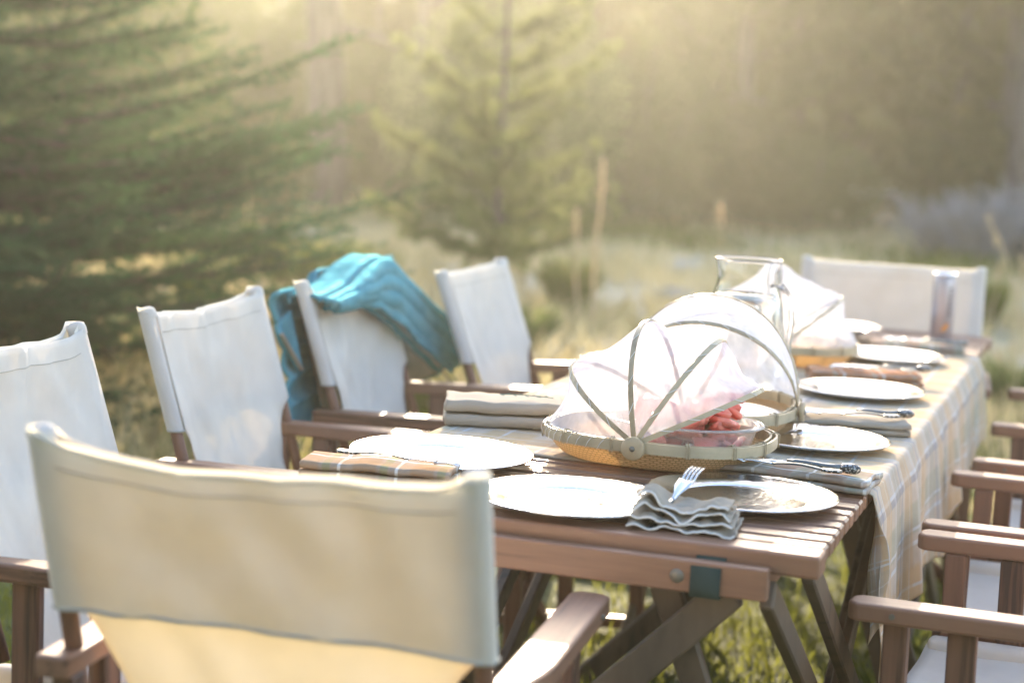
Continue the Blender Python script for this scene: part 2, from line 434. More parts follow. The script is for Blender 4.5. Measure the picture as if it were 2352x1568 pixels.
class MB:
    """collects bevelled boxes, tubes and lathes"""
    def __init__(s): s.bm = bmesh.new()
    def box(s, x0, x1, y0, y1, z0, z1, bev=0.002, seg=1, M=None):
        t = bmesh.new()
        bmesh.ops.create_cube(t, size=1)
        for v in t.verts:
            v.co = Vector((x0 + (v.co.x + .5) * (x1 - x0), y0 + (v.co.y + .5) * (y1 - y0), z0 + (v.co.z + .5) * (z1 - z0)))
        if bev > 0:
            bmesh.ops.bevel(t, geom=t.edges[:], offset=bev, segments=seg, affect='EDGES', profile=0.5)
        if M is not None: bmesh.ops.transform(t, matrix=M, verts=t.verts[:])
        s._add(t); return s
    def beam(s, a, b, wx, wy, bev=0.003, up=(0, 1, 0)):
        """rectangular beam from a to b; wx across, wy along up"""
        a = Vector(a); b = Vector(b); d = (b - a); ln = d.length; d.normalize()
        u = Vector(up); u = (u - d * u.dot(d)).normalized(); r = d.cross(u)
        M = Matrix(((r.x, u.x, d.x, a.x), (r.y, u.y, d.y, a.y), (r.z, u.z, d.z, a.z), (0, 0, 0, 1)))
        return s.box(-wx / 2, wx / 2, -wy / 2, wy / 2, 0, ln, bev, 1, M)
    def prism(s, pts, z0, z1, bev=0.003):
        t = bmesh.new()
        vs_ = [t.verts.new((x, y, z0)) for x, y in pts]
        f = t.faces.new(vs_)
        r = bmesh.ops.extrude_face_region(t, geom=[f])
        for v in r['geom']:
            if isinstance(v, bmesh.types.BMVert): v.co.z = z1
        bmesh.ops.recalc_face_normals(t, faces=t.faces[:])
        if bev > 0: bmesh.ops.bevel(t, geom=t.edges[:], offset=bev, segments=2, affect='EDGES', profile=0.5)
        s._add(t); return s
    def tube(s, pts, r, seg=8, cap=True):
        pts = [Vector(p) for p in pts]
        rs = r if hasattr(r, '__len__') else [r] * len(pts)
        t = bmesh.new(); rings = []
        up = Vector((0, 0, 1)) if abs((pts[-1] - pts[0]).normalized().z) < 0.9 else Vector((1, 0, 0))
        for i, p in enumerate(pts):
            d = (pts[min(i + 1, len(pts) - 1)] - pts[max(i - 1, 0)]).normalized()
            u = (up - d * up.dot(d))
            if u.length < 1e-3: u = Vector((0, 1, 0))
            u.normalize(); v = d.cross(u)
            rings.append([t.verts.new(p + (u * math.cos(a) + v * math.sin(a)) * rs[i]) for a in [2 * PI * k / seg for k in range(seg)]])
        for i in range(len(rings) - 1):
            for k in range(seg):
                t.faces.new((rings[i][k], rings[i][(k + 1) % seg], rings[i + 1][(k + 1) % seg], rings[i + 1][k]))
        if cap:
            t.faces.new(rings[0][::-1]); t.faces.new(rings[-1])
        bmesh.ops.recalc_face_normals(t, faces=t.faces[:])
        s._add(t); return s
    def lathe(s, prof, seg=32, closed=False):
        t = bmesh.new(); rings = []
        for r, z in prof:
            if r < 1e-6: rings.append([t.verts.new((0, 0, z))])
            else: rings.append([t.verts.new((r * math.cos(2 * PI * k / seg), r * math.sin(2 * PI * k / seg), z)) for k in range(seg)])
        pairs = list(zip(rings, rings[1:]))
        if closed: pairs.append((rings[-1], rings[0]))
        for A, B in pairs:
            for k in range(seg):
                k2 = (k + 1) % seg
                if len(A) == 1 and len(B) == 1: continue
                if len(A) == 1: t.faces.new((A[0], B[k2], B[k]))
                elif len(B) == 1: t.faces.new((A[k], A[k2], B[0]))
                else: t.faces.new((A[k], A[k2], B[k2], B[k]))
        bmesh.ops.recalc_face_normals(t, faces=t.faces[:])
        s._add(t); return s
    def _add(s, t):
        me = bpy.data.meshes.new('tmp'); t.to_mesh(me); t.free()
        s.bm.from_mesh(me); bpy.data.meshes.remove(me)
    def mesh(s, name, smooth=False):
        me = bpy.data.meshes.new(name); s.bm.to_mesh(me); s.bm.free()
        if smooth: me.polygons.foreach_set('use_smooth', [True] * len(me.polygons))
        return me

def grid_mesh(name, P, closed_u=False, uv=None, smooth=True):
    """P: (rows, cols, 3) array"""
    P = np.asarray(P); r, c = P.shape[:2]
    F = []
    for i in range(r - 1):
        for j in range(c if closed_u else c - 1):
            j2 = (j + 1) % c
            F.append((i * c + j, i * c + j2, (i + 1) * c + j2, (i + 1) * c + j))
    return me_from(name, P.reshape(-1, 3), F, smooth, None if uv is None else np.asarray(uv).reshape(-1, 2))

def solid(o, t, offset=0.0):
    md = o.modifiers.new('thickness', 'SOLIDIFY'); md.thickness = t; md.offset = offset
    return o

def nz(x, y, z=0.0):
    return noise.noise(Vector((x, y, z)))

# ------------------------------------------------------------------ setting: ground, path, hills
gv = []
gn = 120
xs = np.concatenate([np.linspace(-220, -30, 12)[:-1], np.linspace(-30, 25, 90), np.linspace(25, 220, 12)[1:]])
ys = np.concatenate([np.linspace(-80, -10, 6)[:-1], np.linspace(-10, 48, 90), np.linspace(48, 420, 14)[1:]])
P = np.zeros((len(ys), len(xs), 3))
for i, y in enumerate(ys):
    for j, x in enumerate(xs):
        far = max(0, min(1, (math.hypot(x, y - 1.5) - 3.5) / 6))
        P[i, j] = (x, y, far * (0.07 * nz(x * .35, y * .35) + 0.03 * nz(x * 1.3, y * 1.3)))
struct('ground', grid_mesh('ground', P), GROUND)

def patch(name, cx, cy, rx, ry, z, m, seed):
    V = [(cx, cy, z)]; n = 40
    for k in range(n):
        a = 2 * PI * k / n; q = 1 + 0.3 * nz(math.cos(a) * 1.5 + seed, math.sin(a) * 1.5)
        V.append((cx + rx * q * math.cos(a), cy + ry * q * math.sin(a), z))
    return struct(name, me_from(name, V, [(0, 1 + k, 1 + (k + 1) % n) for k in range(n)]), m)
patch('gravel_path', -6.9, 12.7, .8, 0.7, 0.075, PEBBLE, 3)
patch('gravel_path', -4.2, 31.5, 3.2, 2.6, 0.12, PEBBLE, 5)

# far wooded rise that closes the view behind the trees
P = []
for i, (yy, hh) in enumerate([(46, -0.5), (50, 3.6), (54, 5.2), (60, 6.0), (75, 6.8), (100, 7.0)]):
    row = []
    for j in range(60):
        x = -70 + 2.0 * j
        h = hh + (1.3 * nz(x * .12, yy * .1) + 0.8 * nz(x * .4, yy * .3) if hh > 0 else 0)
        row.append((x, yy + 3 * nz(x * .06, 3.3), h))
    P.append(row)
struct('hills', grid_mesh('hills', P), HILL)

# ------------------------------------------------------------------ grass
def grass_field(name, pts, hmin, hmax, width, lean, m, seed):
    r = np.random.RandomState(seed)
    n = len(pts)
    a = r.rand(n) * 2 * PI
    h = hmin + (hmax - hmin) * r.rand(n) ** 1.5
    la = r.rand(n) * 2 * PI; ll = lean * r.rand(n) * h
    wv = np.stack([np.cos(a), np.sin(a), np.zeros(n)], 1) * width * (0.6 + 0.8 * r.rand(n))[:, None]
    base = np.stack([pts[:, 0], pts[:, 1], pts[:, 2] - 0.01], 1)
    mid = base + np.stack([np.cos(la) * ll * .35, np.sin(la) * ll * .35, h * .6], 1)
    tip = base + np.stack([np.cos(la) * ll, np.sin(la) * ll, h], 1)
    V = np.stack([base - wv, base + wv, mid + wv * .7, tip, mid - wv * .7], 1)
    o = link(name, tri_mesh(name, V, 5), m)
    o['kind'] = 'stuff'
    return o

def ground_z(x, y):
    far = np.clip((np.hypot(x, y - 1.5) - 3.5) / 6, 0, 1)
    return far * 0.03

def wedge_points(n, dmin, dmax, seed, power=1.0, clump=0.0, margin=0.10):
    r = np.random.RandomState(seed)
    d = (dmin ** power + (dmax ** power - dmin ** power) * r.rand(n)) ** (1 / power)
    u = (r.rand(n) * 2 - 1) * (0.268 + margin)
    x = CAM_LOC[0] + FWD[0] / 0.9927 * d + RIGHT[0] * u * d
    y = CAM_LOC[1] + FWD[1] / 0.9927 * d + RIGHT[1] * u * d
    if clump > 0:
        c = np.array([nz(a * clump, b * clump, seed) for a, b in zip(x, y)])
        k = r.rand(n) < np.clip(0.5 + 1.6 * c, 0.06, 1)
        x, y = x[k], y[k]
    return np.stack([x, y, ground_z(x, y)], 1)

p1 = wedge_points(90000, 1.6, 8.5, 11, 1.7, 1.1, 0.16)
grass_field('grass', p1, 0.02, 0.10, 0.0022, 1.0, GRASS, 1)['label'] = 'short green grass under and around the table'
p2 = wedge_points(150000, 6.0, 24.0, 12, 1.4, 0.8)
k = np.hypot(p2[:, 0] + 6.9, (p2[:, 1] - 12.9)) > 1.0
p2 = p2[k]
sel = np.array([nz(a * .35, b * .35, 4.0) for a, b in zip(p2[:, 0], p2[:, 1])])
grass_field('meadow_grass', p2[sel > -0.28], 0.04, 0.24, 0.0050, 0.8, DRYGRASS, 2)['label'] = 'pale dry meadow grass behind the table'
grass_field('meadow_grass', p2[sel <= -0.28], 0.05, 0.26, 0.006, 0.8, GRASS, 3)['label'] = 'green clumps in the dry meadow grass'

# single tufts that stand out of the meadow
r_ = random.Random(9)
for i in range(22):
    d = r_.uniform(6.5, 15); u = r_.uniform(-.17, .27)
    if i < 3: d, u = (9.5, -.165 + .03 * i)
    x = CAM_LOC[0] - .307 * d + .948 * u * d; y = CAM_LOC[1] + .951 * d + .313 * u * d
    rs = np.random.RandomState(i); n = 420; rad = r_.uniform(.10, .24); hh = r_.uniform(.22, .42)
    a = rs.rand(n) * 2 * PI; q = rs.rand(n) ** .7
    base = np.stack([np.cos(a) * rad * q * .5, np.sin(a) * rad * q * .5, np.zeros(n) - .01], 1)
    h = hh * (.5 + .6 * rs.rand(n)); out = np.stack([np.cos(a) * rad * (.5 + rs.rand(n)), np.sin(a) * rad * (.5 + rs.rand(n)), h], 1)
    b = rs.rand(n) * 2 * PI; wv = np.stack([np.cos(b), np.sin(b), b * 0], 1) * .0045
    V = np.stack([base - wv, base + wv, base + (out - base) * .6 + wv * .8 + np.array([0, 0, .03]), out, base + (out - base) * .6 - wv * .8 + np.array([0, 0, .03])], 1)
    kind = i % 3
    o = link('grass_tuft', tri_mesh('grass_tuft', V, 5), (GRASS, DRYGRASS, PINE)[kind], None, (x, y, .02))
    tag(o, ('green bushy grass tuft standing out of the meadow', 'dry straw-coloured grass tuft standing out of the meadow', 'yellow-green grass tuft standing out of the meadow')[kind], 'grass tuft', 'grass tufts in the meadow')

# loose stones
r_ = random.Random(5)
for i in range(16):
    d = r_.uniform(8, 16); u = r_.uniform(-.24, .2)
    x = CAM_LOC[0] - .307 * d + .948 * u * d; y = CAM_LOC[1] + .951 * d + .313 * u * d
    bm = bmesh.new(); bmesh.ops.create_icosphere(bm, subdivisions=2, radius=1)
    s = r_.uniform(.05, .13)
    for v in bm.verts:
        v.co *= 1 + .35 * nz(v.co.x * 1.3 + i, v.co.y * 1.3, v.co.z)
        v.co = Vector((v.co.x * s * 1.5, v.co.y * s * 1.2, v.co.z * s * .7))
    me = bpy.data.meshes.new('stone'); bm.to_mesh(me); bm.free()
    me.polygons.foreach_set('use_smooth', [True] * len(me.polygons))
    o = link('stone', me, STONE, None, (x, y, .05))
    tag(o, 'small grey field stone lying in the blurred meadow grass', 'stone', 'loose stones in the meadow')

def dry_stalk(x, y, h, lean, label, thick=0.006, head=0.0):
    t = thing('dry_stalk', label, 'dry plant stalk', (x, y, 0), group='tall dry stalks standing in the meadow')
    pts = [(lean * (k / 6) ** 1.5 * h + .008 * math.sin(k * 1.7), .01 * math.cos(k), h * k / 6) for k in range(7)]
    link('stem', MB().tube(pts, [thick * (1 - .08 * k) for k in range(7)], 6).mesh('stem', True), STALK, t)
    rr = random.Random(int(x * 100)); V = []
    tip = Vector(pts[-1])
    for k in range(90):
        f = rr.random() * 0.45
        c = Vector(pts[6]).lerp(Vector(pts[3]), f) + Vector((rr.gauss(0, .010), rr.gauss(0, .010), rr.gauss(0, .012)))
        a = Vector((rr.gauss(0, 1), rr.gauss(0, 1), abs(rr.gauss(0, 1)))).normalized() * .022
        b = a.cross(Vector((0, 0, 1))).normalized() * .005
        V.append([c - b, c + b, c + a])
    link('seed_head', tri_mesh('seed_head', np.array(V), 3), STALK, t)
dry_stalk(-2.56, 8.0, 1.02, 0.02, 'tallest pale dry stalk, rising in front of the young pine', .014)
dry_stalk(-2.66, 8.05, 0.72, -0.06, 'shorter dry stalk just left of the tallest one', .012)
dry_stalk(-2.03, 9.0, 0.78, -0.03, 'faint thin dry stalk before the dark forest, right of the pine', .005)
dry_stalk(-0.10, 8.0, 0.84, -0.34, 'leaning dry stalk right of the far chair', .008)
dry_stalk(-0.22, 8.4, 0.62, 0.02, 'upright pale stalk close behind the far chair at right', .006)
dry_stalk(-0.40, 8.9, 0.55, 0.10, 'thin short stalk at the right edge of the meadow', .005)
dry_stalk(-4.6, 7.6, 0.75, 0.05, 'dry stalk standing between the spruce and the white chairs', .005)

# ------------------------------------------------------------------ trees
def twig_template(n, length, needle, width, seed, spread=0.9):
    """needles round a twig along +x from 0 to length: (n,3,3) triangles"""
    r = np.random.RandomState(seed)
    t = r.rand(n)
    a = r.rand(n) * 2 * PI
    base = np.stack([t * length, np.zeros(n), np.zeros(n)], 1)
    fwd = 0.45 + 0.25 * r.rand(n)
    d = np.stack([fwd, np.cos(a) * spread, np.sin(a) * spread], 1)
    d /= np.linalg.norm(d, axis=1)[:, None]
    ln = needle * (0.8 + .4 * r.rand(n)) * (1 - .3 * t)
    s = np.cross(d, np.stack([np.ones(n) * .2, -np.sin(a), np.cos(a)], 1)); s /= np.linalg.norm(s, axis=1)[:, None]
    return np.stack([base - s * width, base + s * width, base + d * ln[:, None]], 1)

def place_many(tmpl, org, dirs, scl, seed):
    """tmpl (n,3,3) -> placed copies along directions"""
    r = np.random.RandomState(seed)
    out = []
    roll = r.rand(len(org)) * 2 * PI
    for i in range(len(org)):
        d = dirs[i]
        u = np.cross(d, (0, 0, 1.0)); nu = np.linalg.norm(u); u = np.array([1., 0, 0]) if nu < 1e-4 else u / nu
        v = np.cross(d, u)
        c, s = math.cos(roll[i]), math.sin(roll[i])
        M = np.stack([d, u * c + v * s, -u * s + v * c], 0)
        out.append((tmpl * scl[i]) @ M + org[i])
    return np.concatenate(out)

def conifer(x, y, h, rad, seed, label, leaf, twig, gap, nb, sub, z0=0.12, trunk_r=None, group=None, top=0.0, droop=-0.25, cat='tree', name='spruce_tree', upturn=.35, tlf=1.0, ff_=.5, vs_=.12, tips=False, cull=None, width_top=None):
    R = np.random.RandomState(seed)
    t = thing(name, label, cat, (x, y, 0), group=group)
    tr = trunk_r or h * .014
    link('trunk', MB().tube([(0.01 * math.sin(k * 2.1 + seed), .01 * math.cos(k * 1.7), -.05 + (h + .05) * k / 8) for k in range(9)], [tr * (1 - .9 * k / 8) for k in range(9)], 9).mesh('trunk', True), BARK, t)
    wood = MB(); org = []; dirs = []; scl = []
    z = z0
    while z < h * .97:
        f = z / h
        L0 = rad * (1 - f) ** .75 * (1 if f > .08 else .8)
        for b in range(nb + (7 if (name == 'spruce_tree' and z < .95 and cat == 'tree' and ff_ < .3) else 0)):
            a = R.rand() * 2 * PI
            if cull is not None and not cull(a, z): continue
            ln = L0 * (.72 + .4 * R.rand())
            if ln < .1: continue
            da = np.array([math.cos(a), math.sin(a)])
            pts = []
            sl_ = droop + .25 * R.rand() + f * ff_
            wig = R.rand() * 6
            for k in range(7):
                q = k / 6
                rr = ln * q
                side = .05 * ln * math.sin(q * 4 + wig)
                pts.append((da[0] * rr - da[1] * side, da[1] * rr + da[0] * side, z + R.rand() * .01 + ln * (sl_ * q + upturn * q * q)))
            wood.tube(pts, [max(.0025, .011 * ln * (1 - .85 * q / 6)) for q in range(7)], 4, False)
            pa = np.array(pts)
            nst = max(3, int(ln / sub))
            for k in range(nst):
                q = .12 + .88 * (k + R.rand() * .5) / nst
                q = min(q, .999); i0 = int(q * 6); ff = q * 6 - i0
                p = pa[i0] * (1 - ff) + pa[i0 + 1] * ff; dd = pa[i0 + 1] - pa[i0]; dd /= np.linalg.norm(dd)
                sidev = np.array([-dd[1], dd[0], 0])
                for s_ in (-1, 1):
                    tl = (.10 + .30 * (1 - abs(q - .45))) * ln * (.5 + .6 * R.rand()) * .8 * tlf
                    dv = dd * .75 + sidev * s_ * (.65 + .3 * R.rand()) + np.array([0, 0, R.normal(0, vs_) - .05])
                    dv /= np.linalg.norm(dv)
                    m_ = max(1, int(tl / gap))
                    for e in range(max(0, m_ - 2) if tips else 0, m_):
                        org.append(p + dv * gap * e); dirs.append(dv + R.normal(0, .05, 3)); scl.append(1.0)
                org.append(p); dirs.append(dd); scl.append(1.1)
        z += top if top > 0 else .16
    dirs = np.array(dirs); dirs /= np.linalg.norm(dirs, axis=1)[:, None]
    V = place_many(twig, np.array(org), dirs, scl, seed)
    link('branches', wood.mesh('branches', True), BARK, t)
    link('crown', tri_mesh('crown', V, 3), leaf, t)
    return t

tw_near = twig_template(44, .10, .021, .0030, 1, 1.0)
def cull_near(a, z):
    # twigs on the far side from the chairs stay a little sparser
    return True
conifer(-4.30, 4.25, 3.3, 1.95, 21, 'large dark green spruce behind the chairs, filling the left side', NEEDLE, tw_near, .09, 12, .066, z0=.10, trunk_r=.085, top=.135, droop=-.20, upturn=.20, tlf=.72, vs_=.30, ff_=.15)

tw_mid = twig_template(46, .07, .062, .0052, 2, 0.9)
conifer(-3.62, 9.35, 3.1, 1.0, 5, 'small yellow-green young pine, backlit, in the middle of the meadow', PINE, tw_mid, .08, 8, .105, z0=.30, trunk_r=.032, top=.24, droop=-.02, name='young_pine', upturn=.25, tips=True, vs_=.35)

# forest: four kinds of crown, then copies
tw_far = twig_template(12, .22, .15, .018, 3, 1.0)
protos = []
specs = [(4.7, 1.7, FOREST, 'dark olive conifer', .16), (4.3, 1.6, FOREST2, 'brownish conifer with dry needles', .14), (5.2, 1.8, FOREST, 'tall dense olive conifer', .18), (4.0, 1.6, FOREST2, 'low bushy brown conifer', .15)]
for i, (h, rad, mt, lb, tr) in enumerate(specs):
    protos.append(conifer(0, -30, h, rad, 40 + i, lb, mt, tw_far, .22, 7, .26, z0=.25, trunk_r=tr * .7, top=.30, droop=-.12, name='forest_conifer'))
def dup_tree(src, loc, rz, s, label, group):
    c = src.copy(); COL.objects.link(c); c.location = loc; c.rotation_euler = (0, 0, rz); c.scale = s
    c['label'] = label; c['group'] = group; c['category'] = 'tree'
    for ch in list(src.children):
        d = ch.copy(); COL.objects.link(d); d.parent = c
    return c
def at(u, d):
    """point on the ground at sideways tangent u and depth d from the viewpoint"""
    return (CAM_LOC[0] - .3070 * d + .948 * u * d, CAM_LOC[1] + .9517 * d + .313 * u * d, 0)
ORD = ['leftmost', 'second', 'third', 'fourth', 'fifth', 'sixth', 'seventh', 'eighth', 'ninth', 'tenth', 'eleventh', 'twelfth', 'thirteenth', 'fourteenth']
forest = []
rows = [(23.5, -.02, .42, .070, (1, 3, 0, 2)), (26.5, -.40, .46, .072, (0, 1, 2, 0)), (31, -.42, .46, .062, (2, 0, 1, 2)), (37, -.42, .45, .065, (0, 2, 2, 1))]
r_ = random.Random(12)
LB = ['olive conifer in the first row of the forest, right of the young pine', 'conifer in the second row of the forest', 'conifer in the third row of the forest', 'conifer at the far back of the forest']
GR = ['front row of forest trees', 'second row of forest trees', 'third row of forest trees', 'back row of forest trees']
used = set()
for ri, (d, u0, u1, st, kinds) in enumerate(rows):
    u = u0; i = 0
    while u < u1:
        dd = d + r_.uniform(-1.2, 1.2)
        k = kinds[i % 4]
        uu = u + r_.uniform(-.012, .012)
        if not (ri == 1 and -.145 < uu < -.085):
            if ri == 0 and (abs(uu - .165) < .02 or abs(uu - .205) < .012):
                pass
            else:
                sc = r_.uniform(.85, 1.15)
                lb_ = LB[ri]
                if ri < 2:
                    o_ = ORD[sum(1 for f_ in forest if f_[5] == GR[ri])]
                    lb_ = (o_ if o_ == 'leftmost' else o_ + ' from the left') + (' of the conifers in the front row of the forest' if ri == 0 else ' of the conifers in the second row of the forest')
                big = 1.75 if uu > .06 else (1.25 if uu < -.20 else .85)
                forest.append((at(uu, dd), r_.uniform(0, 6.3), (sc * big ** .7, sc * big ** .7, sc * big * 1.1), k, lb_, GR[ri]))
        u += st * r_.uniform(.8, 1.2); i += 1
for uu, dd, sc, k, lb_ in ((-.078, 25.0, .92, 3, 'low bushy conifer filling the gap right of the thick trunk'), (-.060, 27.5, .90, 2, 'conifer standing back between the slim trunk and the young pine'), (-.093, 27.0, .88, 0, 'olive conifer just behind the thick bare trunk')):
    forest.append((at(uu, dd), 1.3 + uu * 40, (sc * 1.15, sc * 1.15, sc), k, lb_, 'conifers in the gap behind the thick trunk'))
for (loc, rz, sc, k, lb, gr) in forest:
    src = protos[k]
    if k not in used:
        used.add(k); src.location = loc; src.rotation_euler = (0, 0, rz); src.scale = sc; src['label'] = lb; src['group'] = gr
    else:
        dup_tree(src, loc, rz, sc, lb, gr)

r_ = random.Random(77)
for i in range(13):  # unseen row added behind the camera, cuts skylight on the near chair back
    dup_tree(protos[i % 4], (-15 + i * 1.75 + r_.uniform(-.4, .4), -9.5 + r_.uniform(-1.5, 1.5) - .12 * i, 0), r_.uniform(0, 6), (1.5, 1.5, r_.uniform(1.7, 2.1)), 'unseen conifer behind the viewpoint, added to block skylight', 'unseen skylight-blocking conifers behind the viewpoint')

def big_trunk(u, d, r, h, label, limbs, seed):
    R = random.Random(seed)
    t = thing('bare_tree', label, 'tree', at(u, d), group=None)
    link('trunk', MB().tube([(.06 * math.sin(k * .9 + seed), .05 * math.cos(k), -.1 + h * k / 10) for k in range(11)], [r * (1.15 - .06 * k) for k in range(11)], 12).mesh('trunk', True), BARK, t)
    for (z, ax, ln, up) in limbs:
        pts = [(ax * ln * q / 5, .1 * q, z + up * q / 5 + .05 * math.sin(q)) for q in range(6)]
        link('limb', MB().tube(pts, [.06 * (1 - .14 * q) for q in range(6)], 7).mesh('limb', True), BARK, t)
    return t
big_trunk(-.104, 20, .19, 7.5, 'thick bare brown trunk left of the young pine', [(2.0, 1, 1.2, -.3), (1.75, -1, .6, .1), (3.2, 1, 1.9, -.9)], 1)
big_trunk(-.052, 22.5, .08, 7, 'slim bare trunk between the thick trunk and the young pine', [(2.9, -1, 1.3, 1.2), (2.4, 1, 1.0, .5)], 2)
big_trunk(.262, 21, .12, 7, 'dark trunk at the right edge of the forest', [], 3)

def shrub(u, d, h, wd, label, m, seed, n=260, leaves=None, name='dead_shrub', group=None):
    R = random.Random(seed)
    t = thing(name, label, 'shrub', at(u, d), group=group)
    mb = MB()
    for i in range(n // 6):
        a = R.random() * 2 * PI; ln = h * R.uniform(.6, 1.1)
        sp = R.uniform(.1, 1) * wd
        base = (R.gauss(0, .08), R.gauss(0, .08), 0)
        pts = [(base[0] + math.cos(a) * sp * (q / 4) ** 1.2 + R.gauss(0, .02), base[1] + math.sin(a) * sp * (q / 4) ** 1.2, ln * (q / 4)) for q in range(5)]
        mb.tube(pts, [.012, .010, .008, .006, .003], 4, False)
        for j in range(6):
            q = R.uniform(.4, 1); b = Vector(pts[0]).lerp(Vector(pts[4]), q); b = Vector(pts[min(4, int(q * 4))])
            e = b + Vector((R.gauss(0, .14), R.gauss(0, .14), R.uniform(.0, .22)))
            mb.tube([b, b.lerp(e, .5) + Vector((0, 0, .01)), e], [.006, .004, .002], 3, False)
    link('twigs', mb.mesh('twigs'), m, t)
    if leaves:
        r = np.random.RandomState(seed); k = 9000
        c = r.normal(0, 1, (k, 3)); c /= np.linalg.norm(c, axis=1)[:, None]; c *= (r.rand(k) ** .4)[:, None]
        c = c * np.array([wd, wd, h * .55]) + np.array([0, 0, h * .5])
        a = r.normal(0, 1, (k, 3)); a /= np.linalg.norm(a, axis=1)[:, None]; b = np.cross(a, r.normal(0, 1, (k, 3))); b /= np.linalg.norm(b, axis=1)[:, None]
        s = .035
        link('foliage', tri_mesh('foliage', np.stack([c - a * s, c + b * s * .5, c + a * s, c - b * s * .5], 1), 4), leaves, t)
    return t
for i, (u, d, h, wd) in enumerate([(.222, 18.5, .62, .6), (.245, 18, .72, .65), (.265, 18.8, .85, .7), (.29, 18.2, .8, .7)]):
    shrub(u, d, h, wd, ['leftmost', 'second from the left', 'third from the left', 'rightmost'][i] + ' of the greyish leafless shrubs at the right forest edge', DEADWOOD, 60 + i, 420, group='grey leafless shrubs at the forest edge')
SHL = ['low green bush between the spruce and the thick trunk', 'tall olive bush just left of the thick trunk', 'olive bush between the thick trunk and the young pine', 'pale green bush behind the young pine', 'olive undergrowth bush right of the young pine', 'brownish undergrowth bush in front of the forest', 'dark undergrowth bush in front of the forest, farther right', 'olive undergrowth bush at the far right', 'tall leafy bush behind the large spruce', 'tallest leafy bush, far behind the right tips of the spruce']
for i, (u, d, h, wd, lf) in enumerate([(-.150, 18, 1.2, .8, FOREST), (-.132, 23, 2.4, 1.2, FOREST), (-.070, 21.5, 1.9, 1.1, FOREST), (-.01, 19.5, 2.4, 1.3, PINE), (.055, 21, 1.9, 1.2, FOREST), (.10, 22, 1.5, 1.2, FOREST2), (.15, 21.5, 1.1, .9, FOREST), (.24, 23, 1.5, 1.2, FOREST), (-.23, 16, 2.4, 1.2, FOREST), (-.18, 24, 3.2, 1.8, FOREST)]):
    shrub(u, d, h, wd, SHL[i], BARK, 80 + i, 200, lf, 'leafy_bush')

